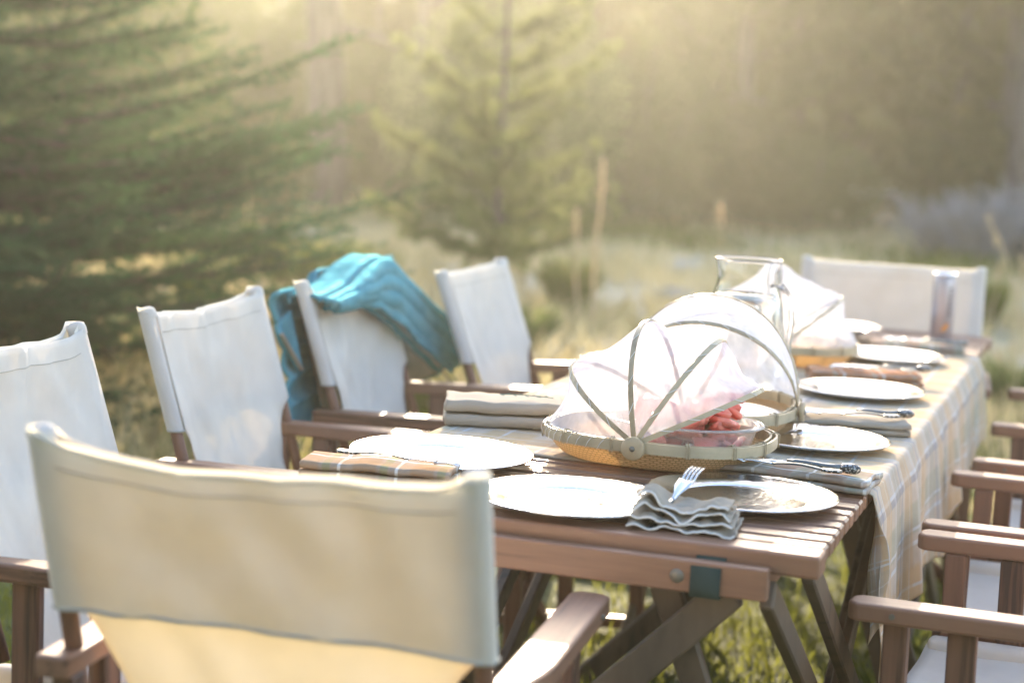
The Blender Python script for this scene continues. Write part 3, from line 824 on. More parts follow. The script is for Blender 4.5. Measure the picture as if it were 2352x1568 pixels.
# ------------------------------------------------------------------ tables
HT = 0.693
TW = 0.784
slat_me = MB().box(-TW, 0, 0, .0385, HT - .024, HT, .0035).mesh('slat')
slat_me.materials.append(WOOD_X)
edge_me = MB().box(-TW - .004, 0.004, 0, .056, HT - .032, HT + .001, .005, 2).mesh('end_slat')
edge_me.materials.append(WOOD_X)
def table(y0, n, label):
    t = thing('folding_table', label, 'table', (0, y0, 0), group='wooden slatted tables set end to end')
    pitch = .0505
    for i in range(n):
        if i == 0:
            link('slat', edge_me, None, t, (0, 0, 0))
        elif i == n - 1:
            link('slat', edge_me, None, t, (0, pitch * (n - 1) + .014, 0))
        else:
            link('slat', slat_me, None, t, (rnd.uniform(-.0012, .0012), .014 + pitch * i, rnd.uniform(-.0008, .0008)))
    Ln = pitch * n + .02
    for s, yy in ((-1, -.034), (1, Ln + .012)):
        r = link('end_rail', MB().box(-.722, -.060, yy, yy + .022, .630, .675, .003, 2).mesh('end_rail'), WOOD_X, t)
        for bx in (-.185, -.60):
            yb = yy - .001 if s < 0 else yy + .023
            b = MB().lathe([(0, .002), (.0085, .002), (.010, 0), (.010, -.004)], 16).mesh('bolt', True)
            link('bolt', b, SCREW, r, (bx, yb, .652), (PI / 2 if s < 0 else -PI / 2, 0, 0))
    for xx in (-.70, -.08):
        link('side_rail', MB().box(xx - .014, xx + .014, .0, Ln - .02, .632, .667, .003).mesh('side_rail'), WOOD_Y, t)
    # webbing straps that hold the roll-up top to the end rails
    for s, yy in ((-1, 0), (1, Ln)):
        for bx in (-.145, -.64):
            sg = -1 if s < 0 else 1
            y_a = .016 if s < 0 else Ln - .016
            path = [(y_a, HT - .012), (y_a + sg * .018, HT - .018), (y_a + sg * .036, HT - .022), (yy + sg * .037, .668), (yy + sg * .0372, .640), (yy + sg * .037, .627), (yy + sg * .020, .626)]
            V = []; 
            for (py, pz) in path:
                V.append([(bx - .021, py, pz), (bx, py, pz + .0004), (bx + .021, py, pz)])
            o = link('strap', grid_mesh('strap', V), STRAP, t); solid(o, .0022)
    # crossed legs under each end (across the table)
    for yy in (.004, .034, Ln - .045, Ln - .015):
        flip = yy in (.034, Ln - .045)
        a = (-.115, yy, .632) if not flip else (-.665, yy, .632)
        b = (-.735, yy, .0) if not flip else (-.045, yy, .0)
        if yy == .004:
            lg = MB().beam(a, b, .050, .020, .003).mesh('leg')
            link('leg', lg, WOOD_DARK, t)
        elif flip:
            link('leg', MB().beam((-.22, yy, .632), (.02 if yy < 1 else -.02, yy + .02, 0), .042, .020, .003).mesh('leg'), WOOD_DARK, t)
        else:
            link('leg', MB().beam(a, b, .045, .020, .003).mesh('leg'), WOOD_DARK, t)
    # long legs crossing along the sides
    for xx, ya in ((-.064, -.02), (-.036, .16), (-.72, -.02), (-.748, .16)):
        link('leg', MB().beam((xx, ya + .02, .634), (xx, min(ya + 1.12, Ln - .02), .0), .042, .020, .003, (1, 0, 0)).mesh('leg'), WOOD_DARK, t)
        xb = xx - .024 if xx > -.4 else xx + .024
        link('leg', MB().beam((xb, Ln - ya - .02, .634), (xb, max(Ln - ya - 1.12, .02), .0), .042, .020, .003, (1, 0, 0)).mesh('leg'), WOOD_DARK, t)
    link('stretcher', MB().beam((-.70, .03, .34), (-.07, .03, .34), .03, .018).mesh('stretcher'), WOOD_DARK, t) if False else None
    for yy in ():
        link('stretcher', MB().box(-.76, -.024, yy, yy + .02, .30, .335, .003).mesh('stretcher'), WOOD_DARK, t)
    # thin steel hinge strips on the near legs
    link('hinge_rod', MB().tube([(-.36, -.008, .40), (-.30, -.008, .455)], .0022, 6).mesh('hinge_rod'), SCREW, t)
    link('hinge_rod', MB().tube([(-.20, -.008, .40), (-.13, -.008, .475)], .0022, 6).mesh('hinge_rod'), SCREW, t)
    return t
table(0.0, 30, 'near slatted wooden folding table, its bare end and green-grey strap towards the viewer')
table(1.575, 30, 'far slatted wooden folding table, its bare end before the far white chair')

# ------------------------------------------------------------------ tablecloth
def cloth():
    Y0, Y1 = 0.492, 2.56
    ny = 210
    # across: left overhang, top, rounded edge, drop
    cols = []
    us = []
    nt_top = 60
    for k in range(7): us.append(('L', k / 6))
    for k in range(nt_top + 1): us.append(('T', k / nt_top))
    for k in range(1, 46): us.append(('R', k / 45))
    P = np.zeros((ny, len(us), 3)); UV = np.zeros((ny, len(us), 2))
    z0 = HT + .0022
    for i in range(ny):
        v = i / (ny - 1)
        y = Y0 + (Y1 - Y0) * v
        near = math.exp(-((y - Y0) / .09) ** 2)
        drop = .235 + .035 * math.sin(v * 5) + .015 * math.sin(v * 17) + .018 * near
        if v < .14: drop += .06 * (1 - v / .14) ** 1.5
        for j, (kd, q) in enumerate(us):
            wav = .0016 * nz(y * 14, q * 12, 2.0)
            if kd == 'L':
                s = (1 - q) * .05
                P[i, j] = (-TW - .004 - .003 * (1 - q), y + .003 * nz(y * 9, 1), z0 - s); UV[i, j] = (-s, y)
            elif kd == 'T':
                x = -TW + TW * q
                yy = y + (.006 * nz(x * 7, 5) + .003 * nz(x * 25, 9)) * near
                bulge = max(0, q - .9) / .1
                P[i, j] = (x + .0, yy, z0 + .0012 * abs(nz(x * 5, y * 5, 1)) + max(0, wav) + bulge * .002 * nz(y * 10, 4)); UV[i, j] = (x + TW, y)
            else:
                s = q * drop
                fold = (math.sin(y * 15 + 1.1 * math.sin(y * 4)) * .5 + .5) * 1.0
                f2 = nz(y * 5.0, 3.3) * 1.1 + .5 * nz(y * 13, 1.7)
                amp = .034 * q ** .8
                cx = .006 + .012 * min(1, q * 6) + amp * (fold * .55 + f2 * .7 + .35)
                cx = max(cx, .008 if s > .01 else .004)
                cyy = y + .02 * q * nz(y * 6, q * 1.5) + .018 * q * math.cos(y * 15) - .0 * near
                if near > .02: cyy += near * (-.03 * q + .035 * math.sin(q * 9) * q)
                cz = z0 - s + (.004 if s < .01 else 0)
                if s < .012: cz = z0 - .012 * (s / .012) ** 2 * .9
                P[i, j] = (cx, cyy, cz); UV[i, j] = (TW + s, y)
    me = grid_mesh('tablecloth', P, uv=UV)
    o = link('tablecloth', me, PLAID)
    solid(o, .0016, 1.0)
    tag(o, 'cream plaid tablecloth with pale yellow and sage checks, hanging over the table edge', 'tablecloth')
    # corner strip that hangs lower at the near right edge, turned back under
    P2 = []
    for i in range(26):
        q = i / 25
        P2.append([(.009 + .010 * q + .028 * a * min(1, q * 3) + .004 * math.sin(q * 9 + a * 3), Y0 + .012 - .010 * a + .006 * math.sin(q * 6 + a * 2) - .02 * q, HT - .006 - q * (.235 - .04 * a)) for a in (0, .33, .66, 1)])
    c2 = link('turned_hem', grid_mesh('turned_hem', P2, uv=[[(a * .04, i * .014) for a in range(4)] for i in range(26)]), PLAID, o); solid(c2, .0016)
    # frayed thread fringe along the near hem
    V = []; R = random.Random(3)
    for k in range(420):
        x = -TW + TW * k / 420
        yy = Y0 + (.006 * nz(x * 7, 5) + .003 * nz(x * 25, 9))
        l = R.uniform(.002, .006)
        V.append([(x - .0005, yy, z0 + .001), (x + .0005, yy, z0 + .001), (x + R.uniform(-.001, .001), yy - l, z0 - .0015)])
    link('fringe', tri_mesh('fringe', np.array(V), 3), PLAID, o)
cloth()

# ------------------------------------------------------------------ director chairs
CW, CH, CS, LEAN, HA, CA = 0.514, 0.878, 0.230, math.tan(.295), 0.593, 0.49
_cache = {}
def cached(k, f):
    if k not in _cache: _cache[k] = f()
    return _cache[k]
def arm_mesh(s):
    x0, x1 = (.272 - .030, .272 + .028)
    pts = [(x0, -.045), (x0, CA - .012), (x0 + .012, CA), (x1 - .012, CA), (x1, CA - .012), (x1, .16), (x1 - .005, .12), (x1 - .012, .09), (x1 - .014, -.045)]
    pts = [(s * x, y) for x, y in pts]
    if s < 0: pts = pts[::-1]
    m = MB().prism(pts, HA - .028, HA, .005).mesh('armrest'); m.materials.append(WOOD_Y); return m
def post_mesh(s, y, wy, wx, z0):
    x = s * (CW / 2)
    m = MB().box(x - wx / 2, x + wx / 2, y - wy / 2, y + wy / 2, z0, HA - .0285, .003).mesh('post'); m.materials.append(WOOD_Z); return m
def yb(z): return -(z - HA) * LEAN

def sleeve(t, seed, dips, wr):
    R = random.Random(seed)
    nr = 26
    hw = CW / 2
    ring = []
    r = .0165
    nstr = 26
    ring.append(('f', -.90, 0)); ring.append(('f', -.95, 0))
    for k in range(7):
        a = PI / 2 + PI * k / 6
        ring.append(('c', -1, a))
    for k in range(1, nstr): ring.append(('b', -1 + 2 * k / nstr, 0))
    for k in range(7):
        a = -PI / 2 + PI * k / 6
        ring.append(('c', 1, a))
    ring.append(('f', .95, 0)); ring.append(('f', .90, 0))
    P = np.zeros((nr, len(ring), 3))
    for i in range(nr):
        q = i / (nr - 1)                    # 0 top .. 1 bottom
        for j, (kd, u, a) in enumerate(ring):
            uu = abs(u) if kd != 'c' else 1
            topz = CH - dips * (1 - uu ** 5) * (1 + .25 * math.sin(u * 4 + seed)) - (.006 if uu < .93 else 0)
            botz = CH - CS + .012 * (1 - uu ** 2)
            z = topz + (botz - topz) * q
            sag = (.016 + .012 * q) * (1 - uu ** 2) if kd != 'c' else 0
            wk = wr * (.010 * nz(u * 2.2 + seed, z * 9 + u * 3) + .005 * nz(u * 5 + seed * 2, z * 14 - u * 5)) * (1 - uu ** 6) if kd != 'c' else 0
            wk += wr * .007 * (.28 - abs(nz(u * 2.0 + z * 6 + seed, z * 5 - u * 1.5))) * (1 - uu ** 4) if kd != 'c' else 0
            y = yb(z) - sag + wk
            if kd == 'c': P[i, j] = (u * hw + r * math.cos(a) , y + r * math.sin(a), z)
            elif kd == 'f': P[i, j] = (u * hw, y + r * (.35 + .65 * abs(u) ** 6), z)
            else: P[i, j] = (u * hw, y - r * (.35 + .65 * abs(u) ** 6), z)
    for s_ in (-1, 1):
        zt_ = CH - .010
        link('sleeve_tip', MB().lathe([(.0168, -.012), (.0168, 0), (.0145, .0065), (.008, .0105), (0, .0115)], 14).mesh('sleeve_tip', True), CANVAS, t, (s_ * hw, yb(zt_) + .001, zt_), (math.atan(LEAN), 0, 0))
    me = grid_mesh('back_sleeve', P)
    o = link('back_sleeve', me, CANVAS, t)
    # hem bands at top and bottom, sewn tube
    for nm, row, rr in (('top_hem', 1, .0026), ('bottom_hem', nr - 1, .0028)):
        mb = MB()
        n = len(ring)
        pts = [tuple(P[row, (k) % n]) for k in list(range(0, n, 2)) + [n - 1]]
        mb.tube(pts, rr, 5, False)
        link(nm, mb.mesh(nm, True), CANVAS_SEAM if nm != 'top_hem' else CANVAS, o)
    mb = MB()
    # stitched line 3 cm under the top edge on the back layer
    pts = [tuple(P[4, k] + np.array([0, -.0016, 0])) for k in range(9, 9 + nstr - 1)]
    if len(pts) > 3:
        mb.tube(pts, .0009, 4, False); link('stitching', mb.mesh('stitching'), CANVAS_SEAM, o)

def sling(t, seed, dips, wr):
    rows = []
    def row(hwid, f, edge=.0):
        return [f(-1 + 2 * k / 24, hwid) for k in range(25)]
    # back part, from inside the sleeve down
    zt = CH - CS + .035
    def front(u, z):
        q = (CH - z) / CS
        return - (.016 + .012 * min(1.3, q)) * (1 - u * u)
    for i in range(38):
        q0 = (i - 16) / 21; q = max(0, q0)
        z = zt + (.415 - zt) * q0 if q0 > 0 else zt + (CH - .030 - zt) * (-q0 * 21 / 16)
        h = CW / 2 - .004 - .072 * min(1, max(0, (q0 - .16) / .45)) ** .6 + .040 * max(0, (q - .75) / .25) ** 2
        def f(u, hw, z=z, q=q, q0=q0):
            uu = u * hw / (CW / 2)
            zz = z if q > 0 else z - dips * (1 - abs(u) ** 5) * (1 - (zt - z) / (zt - CH)) * 0
            wk = wr * (.010 * nz(uu * 2.2 + seed, z * 9 + uu * 3) + .005 * nz(uu * 5 + seed * 2, z * 14 - uu * 5)) * (1 - uu ** 6)
            wk += wr * .007 * (.28 - abs(nz(uu * 2.0 + z * 6 + seed, z * 5 - uu * 1.5))) * (1 - uu ** 4)
            lowfold = .010 * math.exp(-((q - .62) / .10) ** 2) * (.4 + nz(uu * 1.6 + seed, 7)) * (1 - uu * uu)
            if q0 < 0:
                topz = CH - dips * (1 - abs(uu) ** 5) * (1 + .25 * math.sin(uu * 4 + seed)) - .008
                zz = zt + (topz - zt) * (-q0 * 21 / 16)
            return (u * hw, yb(zz) + front(uu, zz) + wk * (1 - .3 * q) + .0165 * (.35 + .65 * abs(uu) ** 6) + .0025 + .012 * q + lowfold, zz)
        rows.append(row(h, f))
    for i in range(1, 20):
        q = i / 19
        y = yb(.415) + .018 + (CA - .05 - yb(.415)) * q
        h = CW / 2 - .047 + .012 * min(1, q * 5)
        def f(u, hw, y=y, q=q):
            return (u * hw, y, .415 - .010 * min(1, q * 4) - (.028 * (1 - u * u)) * math.sin(PI * min(1, .25 + q * .6)) + .004 * nz(u * 3, y * 12 + seed))
        rows.append(row(h, f))
    o = link('seat_sling', grid_mesh('seat_sling', rows), CANVAS, t)
    link('stitching', MB().tube([(p[0], p[1] + .0016, p[2]) for p in rows[3][1:-1]], .0008, 4, False).mesh('stitching'), CANVAS_SEAM, o)
    solid(o, .0012)
    return o

def chair(label, x, y, rz, tilt=0, dz=0, seed=1, dips=.012, wr=1.0):
    # a pivot on the ground carries the small tilt of the chair
    t = thing('directors_chair', label, 'chair', (x, y, dz), group='white canvas director chairs round the table')
    t.rotation_mode = 'XYZ'
    M = Matrix.Rotation(rz, 4, 'Z') @ Matrix.Rotation(tilt, 4, 'X')
    t.rotation_euler = M.to_euler()
    for s in (-1, 1):
        link('armrest', cached(('arm', s), lambda: arm_mesh(s)), None, t)
        for k, (yy, wy, wx, z0) in enumerate([(CA - .068, .036, .028, .02), (CA - .165, .042, .022, .40), (CA - .285, .042, .022, .40), (.085, .042, .022, .40), (-.012, .036, .028, .02)]):
            link('post', cached(('post', s, k), lambda: post_mesh(s, yy, wy, wx, z0)), None, t)
        def rail():
            m = MB().box(s * CW / 2 - .011, s * CW / 2 + .011, .006, CA - .087, .372, .4, .003).mesh('side_rail'); m.materials.append(WOOD_Y); return m
        link('side_rail', cached(('rail', s), rail), None, t)
        def low():
            m = MB().box(s * CW / 2 - .014, s * CW / 2 + .014, -.06, CA - .02, 0.0, .028, .003).mesh('foot_rail'); m.materials.append(WOOD_Y); return m
        link('foot_rail', cached(('low', s), low), None, t)
        def pole():
            x = s * CW / 2
            m = MB().tube([(x, yb(.44), .44), (x, yb(.6), .6), (x, yb(CH - .008), CH - .008)], .0115, 12).mesh('back_pole', True); m.materials.append(WOOD_Z); return m
        link('back_pole', cached(('pole', s), pole), None, t)
        def ss():
            x = s * (CW / 2 - .036)
            m = MB().box(x - .019, x + .019, .015, CA - .035, .385, .423, .012, 3).mesh('seat_sleeve', True); m.materials.append(CANVAS); return m
        link('seat_sleeve', cached(('ss', s), ss), None, t)
        def srail():
            x = s * (CW / 2 - .036)
            m = MB().box(x - .012, x + .012, .0, CA - .028, .362, .3845, .003).mesh('seat_rail'); m.materials.append(WOOD_Y); return m
        link('seat_rail', cached(('srail', s), srail), None, t)
        def xl():
            m = MB().beam((s * (CW / 2 - .036), CA - .09 - (.024 if s > 0 else 0), .362), (-s * (CW / 2 - .03), CA - .09 - (.024 if s > 0 else 0), .03), .036, .018).mesh('cross_leg'); m.materials.append(WOOD_Z); return m
        link('cross_leg', cached(('xl', s), xl), None, t)
        def xl2():
            m = MB().beam((s * (CW / 2 - .036), .04 + (.024 if s > 0 else 0), .362), (-s * (CW / 2 - .03), .04 + (.024 if s > 0 else 0), .03), .036, .018).mesh('cross_leg'); m.materials.append(WOOD_Z); return m
        link('cross_leg', cached(('xl2', s), xl2), None, t)
        def bolt():
            m = MB().tube([(s * (.3003), CA - .068, HA - .014), (s * (.304), CA - .068, HA - .014)], .0045, 8).mesh('bolt'); m.materials.append(SCREW); return m
        link('bolt', cached(('bolt', s), bolt), None, t)
    sleeve(t, seed, dips, wr)
    sling(t, seed, dips, wr)
    return t

chair('nearest chair in the foreground, its canvas back glowing tan against the light', -.539, -.547, .059, .031, .013, 3, .018, 1.2)
chair('leftmost white canvas chair, cut by the left edge of the photo', -1.209, .056, -1.461, .012, -.005, 5, .014, 1.6)
chair('white canvas chair between the leftmost one and the chair with the teal jacket', -1.316, .92, -1.527, .006, -.014, 8, .016, 1.5)
L3 = chair('white canvas chair with a teal jacket thrown over its back', -1.288, 1.60, -1.51, .03, -.006, 11, .045, 2.2)
chair('white canvas chair just beyond the one with the jacket', -1.142, 2.189, -1.543, .058, -.008, 14, .006, 1.0)
chair('front chair of the right row, only its wooden arms in the photo corner', .536, .485, 1.493, -.017, -.002, 17)
chair('second chair of the right row, its arm ends beside the hanging cloth', .545, 1.147, 1.570, 0, -.007, 19)
chair('third chair of the right row', .574, 1.837, 1.573, 0, 0, 23)
chair('rearmost chair of the right row, just one arm tip showing', .588, 3.013, 1.5, 0, 0, 29)
chair('white canvas chair at the far head of the table, behind the tall tin', -.307, 3.196, 3.234, -.005, .001, 31, .004, .7)

# ------------------------------------------------------------------ plates
def plate_mesh(R):
    pr = [(0, .0045), (R * .62, .0045), (R * .66, .0055), (R * .70, .009), (R * .96, .0155), (R * .985, .0175), (R, .017), (R * 1.004, .0145), (R * .99, .0125), (R * .70, .005), (R * .66, .001), (0, 0)]
    return pr
def plate(x, y, z, R, label, sx=1.0, rz=0, tilt=(0, 0)):
    t = thing('steel_plate', label, 'plate', (x, y, z), (tilt[0], tilt[1], rz), 'hammered steel plates laid on the table')
    well = MB().lathe([(R * .655, .0052), (R * .62, .0045), (R * .3, .0042), (0, .0042)], 48).mesh('well', True)
    rim = MB().lathe([(R * .655, .0052), (R * .70, .009), (R * .82, .0122), (R * .95, .0150), (R * .985, .0172), (R, .0168), (R * 1.003, .0145), (R * .985, .0125), (R * .82, .0098), (R * .70, .0062), (R * .64, .0010), (R * .3, .0004), (0, .0004)], 64).mesh('rim', True)
    for i, (n_, me, m_) in enumerate((('well', well, STEEL), ('rim', rim, STEEL_RIM))):
        for v in me.vertices: v.co.x *= sx
        link(n_, me, m_, t)
    return t
zt = HT + .005
plate(-.388, .140, HT + .001, .148, 'shining steel plate on the bare slats, partly behind the near chair')
plate(-.168, .318, HT + .001, .147, 'steel plate on the bare slats beside the crumpled napkin')
plate(-.680, .365, HT + .001, .152, 'steel plate behind the brown checked napkin, left of the near table end')
plate(-.150, .885, zt, .136, 'steel plate on the cloth right of the watermelon basket')
plate(-.168, 1.600, zt, .140, 'steel plate on the cloth between the grey napkin and the orange one')
plate(-.190, 2.290, zt, .138, 'steel plate on the cloth beyond the orange napkin')
plate(-.400, 2.740, HT + .020, .130, 'steel plate on the bare far boards behind the farthest cover')
plate(-.690, 1.700, zt, .135, 'steel plate at the left table edge, mostly hidden behind the nearest cover')
# bowl under the far left plate keeps it raised
o = link('steel_bowl', MB().lathe([(0, 0), (.045, 0), (.075, .012), (.092, .020), (.088, .020), (.070, .013), (.04, .003), (0, .003)], 32).mesh('steel_bowl', True), STEEL_RIM, None, (-.400, 2.740, HT + .001))
tag(o, 'low steel bowl holding up the plate behind the farthest cover', 'bowl')

# ------------------------------------------------------------------ napkins
def napkin(label, x, y, rz, ln, wd, layers, m, z=zt, th=.006, seed=1, wob=1.0, name='folded_napkin', gap=.0016, taper=0.0, mb_name=None):
    """a cloth folded back and forth: the section is a serpentine, run along the length"""
    prof = []
    h = th + gap
    for k in range(layers):
        zz = h * (k + .5)
        ins = .006 * ((k * 7919 + seed * 31) % 5) / 5
        a, b = (-wd / 2 + ins, wd / 2 - ins)
        seq = [a + (b - a) * q / 7 for q in range(8)]
        if k % 2: seq = seq[::-1]
        prof += [(s, zz) for s in seq]
        if k < layers - 1:
            e = seq[-1]; sg = 1 if k % 2 == 0 else -1
            for q in (1, 2, 3):
                a_ = -PI / 2 + PI * q / 4
                prof.append((e + sg * (h / 2 * 1.0) * math.cos(a_), zz + h / 2 + h / 2 * math.sin(a_)))
    n = 40
    P = np.zeros((n, len(prof), 3)); UV = np.zeros((n, len(prof), 2))
    s = 0; sl = [0]
    for a, b in zip(prof, prof[1:]):
        s += math.hypot(b[0] - a[0], b[1] - a[1]); sl.append(s)
    for i in range(n):
        q = i / (n - 1); xx = (q - .5) * ln
        for j, (py, pz) in enumerate(prof):
            f = min(1, pz / (h * layers) + .1)
            wv = wob * (.0035 * nz(q * 3.2 + seed, pz * 60, 1) + .0022 * nz(q * 8 + seed, py * 30)) * f
            bulge = wob * .0055 * f * (nz(q * 2.3 + seed * 3, 2.2) + .35)
            end = -.004 * nz(pz * 300 + seed, py * 20) * wob
            pyy = py * (1 - taper * q) + wob * .004 * nz(q * 4 + seed, pz * 90)
            P[i, j] = (xx + (end if i in (0, n - 1) else 0) + wob * .003 * nz(py * 25, seed + pz * 50), pyy, max(pz * (1 + bulge * 8) + wv, pz * .6 + .0015))
            UV[i, j] = (xx + .5, sl[j])
    o = link(name, grid_mesh(name, P, uv=UV), m, None, (x, y, z), (0, 0, rz))
    solid(o, th * .8)
    tag(o, label, 'napkin')
    return o, h * layers

def fork(label, x, y, z, rz, tilt=0.0, pitch=0.0, ln=.195, roll=0.0, group='forks laid on the napkins', up=False):
    t = thing('fork', label, 'fork', (x, y, z), (roll, pitch, rz), group)
    hd = .062                                    # head: tines + root, along +x
    for k in range(4):
        yy = (k - 1.5) * .0062
        pts = [(0.022 + q * (hd - .022), yy, .0035 + .006 * math.sin(q * 2.6) - .004 * q) for q in (0, .25, .5, .75, 1)]
        link('tine', MB().tube(pts, [.0016, .0016, .0015, .0013, .0007], 6).mesh('tine', True), CUTLERY, t)
    V = [];
    for q in range(9):
        f = q / 8; xx = -.022 + f * .046
        wv = .0035 + .0085 * min(1, max(0, (f - .15) / .5)) ** 1.3
        V.append([(xx, wv * s, .0035 + .0035 * math.sin(f * 2.0) * .8 + .0012 * (abs(s)) ** 2) for s in (-1, -.5, 0, .5, 1)])
    o = link('root', grid_mesh('root', V), CUTLERY, t); solid(o, .0018)
    L0 = ln - hd - .02
    V = []
    for q in range(13):
        f = q / 12; xx = -.020 - f * (L0 - .03)
        wv = .0030 + .0022 * f; V.append([(xx, wv * s, .004 + .005 * math.sin(f * PI) * .8) for s in (-1, -.4, .4, 1)])
    o = link('handle', grid_mesh('handle', V), CUT_DARK, t); solid(o, .003)
    V = []
    x1 = -.020 - (L0 - .03)
    for q in range(10):
        f = q / 9; xx = x1 - f * .032
        wv = .0055 + .0035 * math.sin(f * PI) ** 1 - .002 * (f > .95); V.append([(xx, wv * s, .004) for s in (-1, -.4, .4, 1)])
    o = link('ornament', grid_mesh('ornament', V), CUT_ORN, t); solid(o, .0042)
    return t

def knife(label, x, y, z, rz, pitch=0.0, roll=0.0, ln=.225, group='knives laid on the napkins'):
    t = thing('knife', label, 'knife', (x, y, z), (roll, pitch, rz), group)
    V = []
    bl = ln * .50
    for q in range(15):
        f = q / 14; xx = bl * f
        up_ = .0045 + .0055 * math.sin(min(1, f * 1.25) * PI / 2); tip = 1 if f < .8 else max(.02, 1 - ((f - .8) / .2) ** 2.2)
        V.append([(xx, -.0080 * tip, .003), (xx, 0, .0040), (xx, up_ * tip * 1.1, .003)])
    o = link('blade', grid_mesh('blade', V), CUTLERY, t); solid(o, .0012)
    hl = ln - bl
    pts = [(-q / 6 * (hl - .032), 0, .004 + .001 * math.sin(q)) for q in range(7)]
    link('handle', MB().tube(pts, [.0042, .0050, .0052, .0052, .0053, .0056, .0060], 10).mesh('handle', True), CUT_DARK, t)
    x1 = -(hl - .032)
    link('ornament', MB().tube([(x1 - q / 6 * .032, 0, .004) for q in range(7)], [.0062, .0078, .0086, .0088, .0086, .0074, .0035], 10).mesh('ornament', True), CUT_ORN, t)
    return t

# ------------------------------------------------------------------ food cover baskets
def basket_cover(label, x, y, rz, a, b, angles, net_left, net_right, seed=1, z=zt, h=.043, knob_dir=-1, back_rim=True, name='food_cover_basket'):
    """a: half length (local x), b: half width (local y, the axis the hoops pivot on)"""
    t = thing(name, label, 'food cover', (x, y, z), (0, 0, rz))
    n = 96
    def sup(ang, k=2.6):
        c, s_ = math.cos(ang), math.sin(ang)
        return (math.copysign(abs(c) ** (2 / k), c), math.copysign(abs(s_) ** (2 / k), s_))
    rows = []; UV = []
    prof = [(.0, .004), (.45, .003), (.78, .003), (.85, .008), (.90, .016), (.95, .027), (.985, h - .004)]
    per = PI * (a + b)
    for i, (f, zz) in enumerate(prof):
        rr = []; uu = []
        for k in range(n + 1):
            cx, sy = sup(2 * PI * k / n); rr.append((cx * a * f, sy * b * f, zz)); uu.append((per * k / n, f * .12 + zz))
        rows.append(rr); UV.append(uu)
    o = link('woven_tray', grid_mesh('woven_tray', rows, uv=UV), WOVEN, t); solid(o, .002, 1)
    # rim: two bamboo strips, inside and outside
    for nm, off in (('rim_strip', .004), ('rim_strip', -.006)):
        V = []
        for k in range(n + 1):
            cx, sy = sup(2 * PI * k / n)
            nx, ny = cx / a, sy / b; l = math.hypot(nx, ny); nx /= l; ny /= l
            px, py = cx * a, sy * b
            V.append([(px + nx * (off + w_), py + ny * (off + w_), zz) for w_, zz in ((-.0014, h - .010), (.0022, h - .010), (.0026, h + .000), (.0022, h + .008), (-.0014, h + .008), (-.0014, h - .010))])
        link(nm, grid_mesh(nm, V, smooth=False), BAMBOO, t)
    # lashings round the rim
    for k in range(13):
        an = 2 * PI * (k + .5) / 13
        cx, sy = sup(an); nx, ny = cx / a, sy / b; l = math.hypot(nx, ny); nx /= l; ny /= l
        tx, ty = -ny, nx
        for d_ in (-.0022, .0022):
            c0 = (cx * a + tx * d_, sy * b + ty * d_)
            pts = [(c0[0] + nx * q, c0[1] + ny * q, zz) for q, zz in ((.0085, h - .012), (.0088, h + .009), (.002, h + .0125), (-.0095, h + .009), (-.0095, h - .011))]
            if d_ < 0: mb = MB()
            mb.tube(pts, .0011, 4, False)
        link('lashing', mb.mesh('lashing'), BAMBOO, t)
    if net_left:
        mb = MB()
        for k in range(26):
            an = PI * .56 + (PI * .90) * k / 26
            cx, sy = sup(an); cx2, sy2 = sup(an + .07)
            mb.tube([(cx * a * 1.035, sy * b * 1.035, h - .011), ((cx + cx2) / 2 * a * 1.05, (sy + sy2) / 2 * b * 1.05, h), (cx2 * a * 1.03, sy2 * b * 1.03, h + .010), (cx2 * a * .96, sy2 * b * .96, h + .011)], .0006, 4, False)
        link('thread', mb.mesh('thread'), STITCH, t)['kind'] = 'stuff'
    # knobs on the pivot axis
    zk = h - .002
    for s in (-1, 1):
        mk = MB().lathe([(0, .010), (.018, .010), (.0195, .008), (.0195, .001), (0, .001)], 24).mesh('knob', True)
        kn = link('knob', mk, KNOB, t, (0, s * (b + .008), zk), (PI / 2 if s < 0 else -PI / 2, 0, 0))
        link('screw', MB().lathe([(0, .0025), (.004, .002), (.0048, 0)], 12).mesh('screw', True), SCREW, kn, (0, 0, .0102))
    # hoops
    def hoop_pt(ang, ph, sc=1.0, bb=None):
        by = (b + .004) * math.cos(ph); rr = a * .99 * max(0, math.sin(ph)) ** .92 * sc
        return Vector((rr * math.cos(ang), by, zk + .006 + rr * math.sin(ang)))
    for an in angles:
        V = []
        for k in range(49):
            ph = PI * k / 48; p = hoop_pt(an, ph)
            q0 = hoop_pt(an, max(0, ph - .02)); q1 = hoop_pt(an, min(PI, ph + .02)); d = (q1 - q0).normalized()
            nrm = Vector((-math.sin(an), 0, math.cos(an)))           # hoop plane normal
            u = d.cross(nrm).normalized()
            ww, tt = .0042, .0012
            # strip is wide across the hoop plane, thin radially
            V.append([tuple(p + nrm * s1 * ww + u * s2 * tt) for s1, s2 in ((-1, -1), (1, -1), (1, 1), (-1, 1), (-1, -1))])
        hp = link('hoop', grid_mesh('hoop', V, smooth=False), BAMBOO, t)
        mb = MB()
        for k in range(3, 46, 4):
            ph = PI * k / 48; p0 = hoop_pt(an, ph); p1 = hoop_pt(an, min(PI, ph + .10)); nrm = Vector((-math.sin(an), 0, math.cos(an)))
            d = (p1 - p0).normalized(); u = d.cross(nrm).normalized()
            if (p0.y * knob_dir) < 0: u = u
            mb.tube([p0 - nrm * .0046 + u * .0018, p0.lerp(p1, .5) + u * .0022, p1 + nrm * .0046 + u * .0018], .0006, 4, False)
            mb.tube([p0 - nrm * .0046 - u * .0018, p0.lerp(p1, .5) - u * .0022, p1 + nrm * .0046 - u * .0018], .0006, 4, False)
        link('thread', mb.mesh('thread'), STITCH, hp)['kind'] = 'stuff'
    # gauze
    segs = []
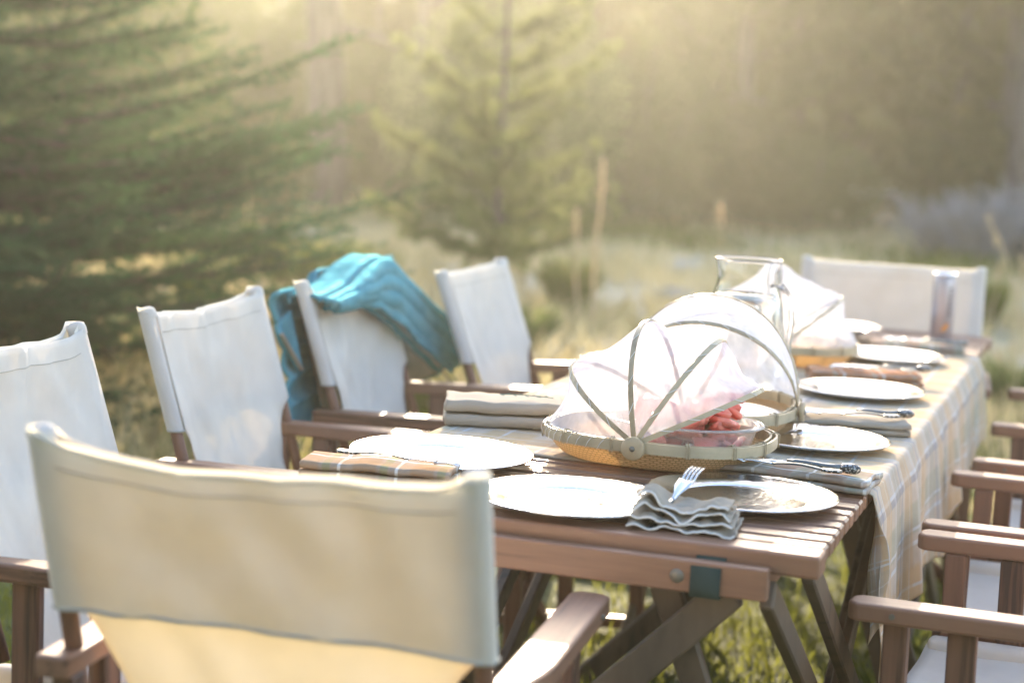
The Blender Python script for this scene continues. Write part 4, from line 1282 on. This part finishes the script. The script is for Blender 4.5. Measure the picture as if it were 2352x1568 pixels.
    al = sorted(angles)
    if net_left: al = al + [PI - .02]
    if net_right: al = [0.02] + al
    for i in range(len(al) - 1):
        V = []
        m_ = 14
        for j in range(m_ + 1):
            q = j / m_; an = al[i] + (al[i + 1] - al[i]) * q
            span = al[i + 1] - al[i]
            sc = 1 - .62 * (1 - math.cos(span / 2)) * math.sin(PI * q) - .075 * math.sin(PI * q)
            row_ = []
            for k in range(65):
                ph = PI * k / 64
                p = hoop_pt(an, ph, sc * (1.002))
                ripple = .007 * math.sin(PI * q) * nz(ph * 5, an * 4, seed) + .0016 * abs(math.cos(PI * q)) ** 4 * math.sin(ph * 47) * math.sin(PI * q) ** .3 + .003 * math.sin(PI * q) * nz(ph * 17, an * 3, seed + 4)
                # near the trays's rim the gauze follows the rim outline
                if (net_left and i == len(al) - 2) or (net_right and i == 0):
                    qq = q if (net_left and i == len(al) - 2) else 1 - q
                    cx, sy = sup(ph); e = qq ** 3
                    rx = -abs(sy) * a if (net_left and i == len(al) - 2) else abs(sy) * a
                    px_ = (rx if True else 0) * 1.0
                    tgt = Vector((math.copysign(abs(sup(ph)[1]) * a, rx), math.cos(ph) / max(1e-6, abs(math.cos(ph))) * abs(sup(ph)[0]) * b if abs(math.cos(ph)) > 1e-6 else 0, h + .010))
                    p = p.lerp(tgt, e)
                row_.append((p.x + ripple, p.y, p.z + ripple))
            V.append(row_)
        link('gauze', grid_mesh('gauze', V), NET, t)
    return t
basket_cover('nearest oval basket with a white gauze cover half open over watermelon', -.368, .590, -.02, .190, .158,
             [math.radians(q) for q in (27, 60, 101, 147)], True, False, 1)
basket_cover('middle oval basket with a tall gauze cover open towards the viewer', -.372, .985, PI / 2 + .05, .205, .165,
             [math.radians(q) for q in (50, 92, 128)], False, True, 2)
basket_cover('farthest oval basket under a closed white gauze cover, behind the glass jug', -.440, 2.09, .15, .190, .150,
             [math.radians(q) for q in (38, 92, 142)], True, True, 3)

# clear bowl with watermelon
bx, by_, bz = -.325, .585, zt + .006
tb = thing('clear_bowl', 'clear round-cornered bowl full of watermelon in the nearest basket', 'bowl', (bx, by_, bz), (0, 0, .1))
def oval_lathe(prof, n=48, sx=1.0, sy=.8):
    V = []; F = []
    m_ = len(prof)
    for r, z in prof:
        for k in range(n): V.append((r * sx * math.cos(2 * PI * k / n), r * sy * math.sin(2 * PI * k / n), z))
    for i in range(m_ - 1):
        for k in range(n): F.append((i * n + k, i * n + (k + 1) % n, (i + 1) * n + (k + 1) % n, (i + 1) * n + k))
    F.append(tuple(range(n))[::-1]); F.append(tuple((m_ - 1) * n + k for k in range(n)))
    return V, F
V, F = oval_lathe([(.085, 0), (.105, .008), (.118, .045), (.121, .056), (.132, .060), (.134, .064), (.119, .064), (.116, .046), (.103, .011), (.083, .003)])
link('bowl_wall', me_from('bowl_wall', V, F, True), PLASTIC, tb)
link('bowl_rim', MB().tube([(.133 * math.cos(2 * PI * k / 48), .133 * .8 * math.sin(2 * PI * k / 48), .063) for k in range(49)], .0022, 6, False).mesh('bowl_rim', True), PLASTIC, tb)
R = random.Random(44)
for i in range(56):
    rr = .086 * math.sqrt(R.random()); aa = R.random() * 2 * PI
    lay = i // 11
    w_, d_, h_ = R.uniform(.055, .082), R.uniform(.040, .060), R.uniform(.012, .019)
    bm = bmesh.new()
    # wedge: triangular slab
    vs_ = [bm.verts.new(p) for p in ((-w_ / 2, -d_ / 2, 0), (w_ / 2, -d_ / 2, 0), (w_ * .1, d_ / 2, 0))]
    f = bm.faces.new(vs_); e_ = bmesh.ops.extrude_face_region(bm, geom=[f])
    for v in e_['geom']:
        if isinstance(v, bmesh.types.BMVert): v.co += Vector((R.uniform(-.003, .003), 0, h_))
    bmesh.ops.recalc_face_normals(bm, faces=bm.faces[:])
    bmesh.ops.bevel(bm, geom=bm.edges[:], offset=.0030, segments=2, affect='EDGES')
    me = bpy.data.meshes.new('watermelon_slice'); bm.to_mesh(me); bm.free()
    for v in me.vertices: v.co += Vector((nz(v.co.x * 60 + i, v.co.y * 60), nz(v.co.y * 60, v.co.z * 60 + i), nz(v.co.x * 50, i))) * .0035
    me.polygons.foreach_set('use_smooth', [True] * len(me.polygons))
    o = link('watermelon_slice', me, MELON, None, (bx + rr * math.cos(aa) * 1.05, by_ + rr * .72 * math.sin(aa), bz + .012 + lay * .016 + .010 * (1 - rr / .08)), (R.uniform(-.7, .7), R.uniform(-.6, .6), R.uniform(0, 6)))
    tag(o, 'red watermelon wedge in the clear bowl of the nearest basket', 'watermelon slice', 'watermelon wedges heaped in the clear bowl')

# dish and flat bread-like lid in the middle cover
o = link('white_dish', MB().lathe([(0, 0), (.06, 0), (.11, .016), (.122, .022), (.118, .023), (.10, .016), (.055, .004), (0, .004)], 40).mesh('white_dish', True), principled('white_glaze', (0.78, 0.76, 0.76), .25)[0], None, (-.355, .985, zt + .010))
tag(o, 'shallow white dish inside the middle gauze cover', 'dish')

# ------------------------------------------------------------------ glass jug
jx, jy = -.392, 1.40
tj = thing('glass_jug', 'tall clear glass jug of water behind the middle gauze cover', 'jug', (jx, jy, zt), (0, 0, -.4))
outer = [(.050, 0), (.062, .003), (.076, .02), (.086, .06), (.087, .11), (.082, .16), (.076, .200), (.067, .228), (.063, .246), (.064, .266), (.070, .287), (.0725, .290)]
inner = [(r - .0035, z + (.004 if i < 2 else 0)) for i, (r, z) in enumerate(outer[1:])][::-1]
prof = [(0, 0)] + outer + [(.070, .2925)] + inner + [(0, .007)]
link('jug_body', MB().lathe(prof, 56).mesh('jug_body', True), GLASS, tj)
wp = [(0, .0078)] + [(r - .0042, z + (.005 if i < 1 else 0)) for i, (r, z) in enumerate(outer[1:7])] + [(.0655, .218), (0, .218)]
link('water_fill', MB().lathe(wp, 48).mesh('water_fill', True), WATER, tj)
link('jug_handle', MB().tube([(.058, 0, .240), (.085, 0, .243), (.108, 0, .220), (.114, 0, .17), (.110, 0, .11), (.100, 0, .07), (.084, 0, .055)], [.006, .006, .0065, .0065, .0065, .006, .006], 10).mesh('jug_handle', True), GLASS, tj)

# ------------------------------------------------------------------ tall tin at the far end
tt = thing('tall_tin', 'tall silver tin with a small orange mark and dark print at the far table end', 'tin', (-.115, 2.80, HT + .001), (0, 0, .2))
tin_m, nt_, p_ = principled('printed_tin', (0.45, 0.41, 0.45), 0.32, 0.6)
link('can_body', MB().lathe([(0, 0), (.029, 0), (.031, .002), (.031, .180), (.030, .184), (.028, .186), (0, .186)], 40).mesh('can_body', True), tin_m, tt)
link('lid', MB().lathe([(.0, .1862), (.029, .1862), (.0315, .188), (.0318, .196), (.030, .1975), (.0285, .195), (0, .194)], 40).mesh('lid', True), CUTLERY, tt)
def wrap(pts, a0, z0, sc):
    return [(.0314 * math.cos(a0 + px * sc / .031), .0314 * math.sin(a0 + px * sc / .031), z0 + pz * sc) for px, pz in pts]
def blob(pts, a0, z0, sc):
    # tessellated fan so that it follows the curved wall
    V = [wrap([(0, 0)], a0, z0, sc)[0]] + wrap(pts, a0, z0, sc)
    n = len(pts)
    return me_from('emblem', V, [(0, 1 + k, 1 + (k + 1) % n) for k in range(n)])
ora, _, _ = principled('orange_print', (0.75, 0.25, 0.02), .4)
drk, _, _ = principled('dark_print', (0.05, 0.05, 0.06), .4)
front = math.atan2(CAM_LOC[1] - 2.8, CAM_LOC[0] + .115) - .2
link('emblem', blob([(1.3 * math.cos(q) + .5 * math.sin(q), 1.6 * math.sin(q) + .7 * math.cos(q)) for q in np.linspace(0, 2 * PI, 14)[:-1]], front + .30, .050, .007), ora, tt)
for k in range(7):
    wdt = .6 + .4 * ((k * 37) % 5) / 5
    V = [wrap([(px, pz)], front + .62, .085 + k * .012, .007)[0] for px, pz in ((-wdt, -.5), (wdt, -.5), (wdt * .6, .5), (-wdt * .8, .6))]
    link('print', me_from('print', V, [(0, 1, 2, 3)]), drk, tt)

# ------------------------------------------------------------------ napkins and cutlery in place
napkin('brown and orange checked napkin with a fork on it, at the left near table end', -.712, .175, .17, .235, .10, 2, NAP_BROWN, HT + .001, .0115, 2, 1.2)
fork('fork on the brown checked napkin at the left near end', -.640, .165, HT + .033, .12, pitch=.03)
napkin('thick beige folded cloth pile left of the nearest basket', -.705, .755, .34, .215, .125, 2, LINEN, zt, .0235, 4, 1.6)
# small stitched leaf sprig on the beige cloth
mb = MB()
for k in range(9):
    q = k / 8; mb.tube([(-.02 + .09 * q, .0 + .008 * math.sin(q * 5), 0), (-.012 + .09 * q, (.012 if k % 2 else -.012), .0)], .0007, 4, False)
mb.tube([(-.02, 0, 0), (.025, .008, 0), (.07, -.004, 0)], .0008, 4, False)
grn, _, _ = principled('green_embroidery', (0.05, 0.16, 0.12), .7)
o = link('embroidered_sprig', mb.mesh('embroidered_sprig'), grn, None, (-.69, .75, zt + .0560), (0, 0, .3))
tag(o, 'green stitched sprig on top of the beige cloth pile', 'embroidery')
napkin('grey checked napkin with knife and fork beside the nearest basket', -.122, .530, -.10, .255, .120, 2, NAP_GREY, HT + .004, .0100, 6, 1.6)
knife('knife with an ornate handle end on the grey checked napkin', -.135, .508, HT + .0325, PI - .03, 0, 0, .240)
fork('fork lying beside the ornate knife on the grey checked napkin', -.175, .480, HT + .032, PI - .06)
napkin('plain grey napkin with knife and fork between two plates on the right side', -.130, 1.095, .28, .245, .105, 2, LINEN_GREY, zt, .0110, 9, 1.4)
knife('knife on the plain grey napkin', -.110, 1.115, zt + .0315, PI + .33)
fork('fork on the plain grey napkin', -.150, 1.060, zt + .0305, PI + .40)
napkin('orange checked napkin with knife and fork', -.190, 1.830, .30, .25, .11, 2, NAP_ORANGE, zt, .0110, 12, 1.4)
knife('knife on the orange checked napkin', -.155, 1.855, zt + .0315, PI + .30)
fork('fork on the orange checked napkin', -.205, 1.800, zt + .0305, PI + .33)
napkin('grey napkin with cutlery near the tall tin', -.150, 2.560, .10, .24, .11, 2, NAP_GREY, HT + .002, .010, 15, 1.0)
knife('knife on the napkin near the tall tin', -.135, 2.575, HT + .030, PI + .08)
fork('fork on the napkin near the tall tin', -.165, 2.535, HT + .029, PI + .12)

# crumpled linen napkin in front, with a fork poking up
def crumpled():
    n1, n2 = 60, 26
    lay = 4
    allV = []
    t = thing('crumpled_napkin', 'crumpled grey-beige linen napkin wrapped round a fork, on the front slats', 'napkin', (-.205, .085, HT + .001), (0, 0, .12))
    for k in range(lay):
        V = []
        for i in range(n2):
            q = i / (n2 - 1)
            row_ = []
            for j in range(n1):
                u = j / (n1 - 1)
                x = (u - .5) * (.155 - .008 * k)
                y = -.048 + q * (.125 - .012 * k)
                front_ = (1 - q) ** 1.6
                ruf = (nz(u * 4 + k * 1.7, q * 2, 4 + k) * .009 + nz(u * 9 + k * 2.2, q * 3, 9) * .006) * front_
                hump = .022 * math.exp(-((u - .10) / .15) ** 2) + .008 * math.exp(-((u - .88) / .2) ** 2) - .006 * math.exp(-((u - .5) / .16) ** 2)
                z = .005 + k * .0085 + .006 * nz(u * 5 + k, q * 4, 3) + .007 * front_ * nz(u * 8 + k * .8, 1) + hump * (k / 3) * (1 - q * .3)
                z += .010 * (k / 3) * abs(nz(u * 4 - q * 3, q * 5, 6))
                row_.append((x + .004 * nz(q * 5, u * 3, k), y + ruf + .004 * k, max(.0015 + .006 * k, z + ruf * .3)))
            V.append(row_)
        o = link('fold', grid_mesh('fold', V), LINEN_GREY, t); solid(o, .0028)
        mb = MB()
        mb.tube([Vector(p) + Vector((0, -.0008, 0)) for p in V[0][::2]], .0017, 5, False)
        link('frayed_edge', mb.mesh('frayed_edge', True), STITCH, o)
crumpled()
fork('short fork standing out of the crumpled napkin with its tines up', -.222, .120, HT + .042, 1.30, pitch=-.50, ln=.15)

# ------------------------------------------------------------------ teal jacket over chair 3
tj2 = thing('puffer_jacket', 'teal quilted puffer jacket thrown over the back of a white canvas chair', 'jacket')
tj2.location = L3.location; tj2.rotation_euler = L3.rotation_euler
def Wc(lx, z, off):
    return np.array([lx, yb(z) + off, z])
upper = [(.262, .842), (.16, .850), (.08, .858), (-.073, .892), (-.18, .905), (-.235, .900), (-.305, .862), (-.436, .785), (-.55, .729), (-.635, .668)]
lower = [(.225, .815), (.174, .812), (.10, .812), (.037, .812), (-.052, .792), (-.152, .755), (-.22, .720), (-.285, .679), (-.354, .639), (-.430, .600)]
def resample(pts, n):
    pts = np.array(pts); d = np.r_[0, np.cumsum(np.linalg.norm(np.diff(pts, axis=0), axis=1))]; s = np.linspace(0, d[-1], n)
    return np.stack([np.interp(s, d, pts[:, k]) for k in range(pts.shape[1])], 1)
U = resample(upper, 90); Lw = resample(lower, 90)
rows = []
nv = 56
for j in range(nv):
    q = j / (nv - 1)                       # 0 upper .. 1 lower
    row_ = []
    for i in range(90):
        s = i / 89
        p = U[i] * (1 - q) + Lw[i] * q
        baf = abs(math.sin(q * PI * 3.4 + .3 + .25 * nz(s * 5, 1))) ** .42
        puff = .024 * baf * (.8 + .4 * nz(s * 9, q * 3, 8))
        arch = .030 * math.sin(PI * min(1, max(0, q))) ** .7 + .010
        wk = .005 * nz(s * 9, q * 4, 5) + .003 * nz(s * 30, q * 8, 2)
        off = .026 + arch * .5 + puff + wk + .02 * max(0, s - .55)
        row_.append(Wc(p[0], p[1] - .012 * (1 - q), off))
    rows.append(row_)
o = link('front_panel', grid_mesh('front_panel', rows), TEAL, tj2); solid(o, .012, -1)
# roll of the hem along the lower edge, with a zip
pts = [tuple(Wc(Lw[i][0], Lw[i][1] + .002, .030 + .01 * max(0, i / 89 - .5) + .003 * math.sin(i * .5))) for i in range(0, 90, 2)]
o = link('hem', MB().tube(pts, .0095, 8).mesh('hem', True), TEAL, tj2)
link('zip_tape', MB().tube([tuple(np.array(p) + np.array([0, .009, .004])) for p in pts], .0014, 5).mesh('zip_tape', True), principled('zip_tape', (0.2, .42, .48), .6)[0], o)
link('zip_pull', MB().tube([Wc(-.43, .598, .045), Wc(-.445, .585, .047), Wc(-.452, .570, .048)], .0035, 6).mesh('zip_pull', True), SCREW, o)
# end cuff edge
link('cuff', MB().tube([tuple(Wc(Lw[-1][0] * (1 - q) + U[-1][0] * q, Lw[-1][1] * (1 - q) + U[-1][1] * q, .035 + .012 * math.sin(PI * q))) for q in np.linspace(0, 1, 9)], .007, 8).mesh('cuff', True), TEAL, tj2)
# over the top, joining front to the part that hangs behind
rows = []
for j in range(16):
    q = j / 15; a = PI * q
    row_ = []
    for i in range(60):
        s = i / 59
        ii = int(s * 60)
        p = U[min(89, int(s * 62))]
        rise = .012 * math.sin(a) - .008
        puff = .006 * abs(math.sin(q * PI * 2)) + .003 * nz(s * 14, q * 3)
        row_.append(Wc(p[0], p[1] + rise + puff * .6 - .01 * (q > .9), .036 * math.cos(a) + (-.012 if q > .5 else 0) + .004))
    rows.append(row_)
o = link('shoulder', grid_mesh('shoulder', rows), TEAL, tj2); solid(o, .008, -1)
# back part: hangs behind the chair back
rows = []
for j in range(60):
    q = j / 59
    row_ = []
    for i in range(50):
        s = i / 49
        xl = .292 - .010 * math.sin(q * 5) + .045 * max(0, q - .5); xr = -.54 - .24 * q
        x = xl + (xr - xl) * s
        top = .845 - .03 * math.sin(s * PI) * 0 + (.03 if s > .3 else 0)
        zb = .545 + (.01 * math.sin(s * 9))
        z = top + (zb - top) * q
        baf = abs(math.sin(q * PI * 5)) ** .5
        row_.append((x, yb(max(z, .60)) - .045 - .022 * baf - .010 * nz(s * 6, q * 7) - .02 * q, z))
    rows.append(row_)
o = link('back_panel', grid_mesh('back_panel', rows), TEAL, tj2); solid(o, .012, 1)
rows = []
for j in range(24):
    q = j / 23; row_ = []
    for i in range(30):
        s = i / 29
        xl = .20; xr = -.535 - .235 * q
        x = xl + (xr - xl) * s; z = .84 + (.552 - .84) * q
        row_.append((x, yb(max(z, .60)) - .036 - .004 * nz(s * 5, q * 5) - .02 * q, z))
    rows.append(row_)
o = link('lining', grid_mesh('lining', rows), LINING, tj2); solid(o, .003)
# collar corner poking out past the near pole
rows = []
for j in range(14):
    q = j / 13; row_ = []
    for i in range(14):
        s = i / 13
        x = .255 + (.075 * (1 - q)) * s + .015 * q; z = .81 - .13 * q - .045 * s * (1 - q)
        row_.append((x, yb(z) - .045 - .012 * math.sin(PI * s) - .008 * s, z))
    rows.append(row_)
o = link('collar', grid_mesh('collar', rows), TEAL, tj2); solid(o, .010)
o = link('collar_binding', MB().tube([(rows[j][-1][0], rows[j][-1][1] + .004, rows[j][-1][2]) for j in range(14)], .0055, 6).mesh('collar_binding', True), LINING, tj2)

# ------------------------------------------------------------------ haze: backlit evening air
hz = MB().box(-60, 50, -30, 45, -1.0, 14.0, 0).mesh('haze')
m, nt, out = mat('evening_air')
pv = N(nt, 'ShaderNodeVolumePrincipled')
pv.inputs['Color'].default_value = (1.0, 0.985, 0.84, 1)
pv.inputs['Density'].default_value = 0.0025
pv.inputs['Anisotropy'].default_value = 0.80
L(nt, pv.outputs[0], out.inputs['Volume'])
o = link('haze', hz, m)
o['kind'] = 'stuff'
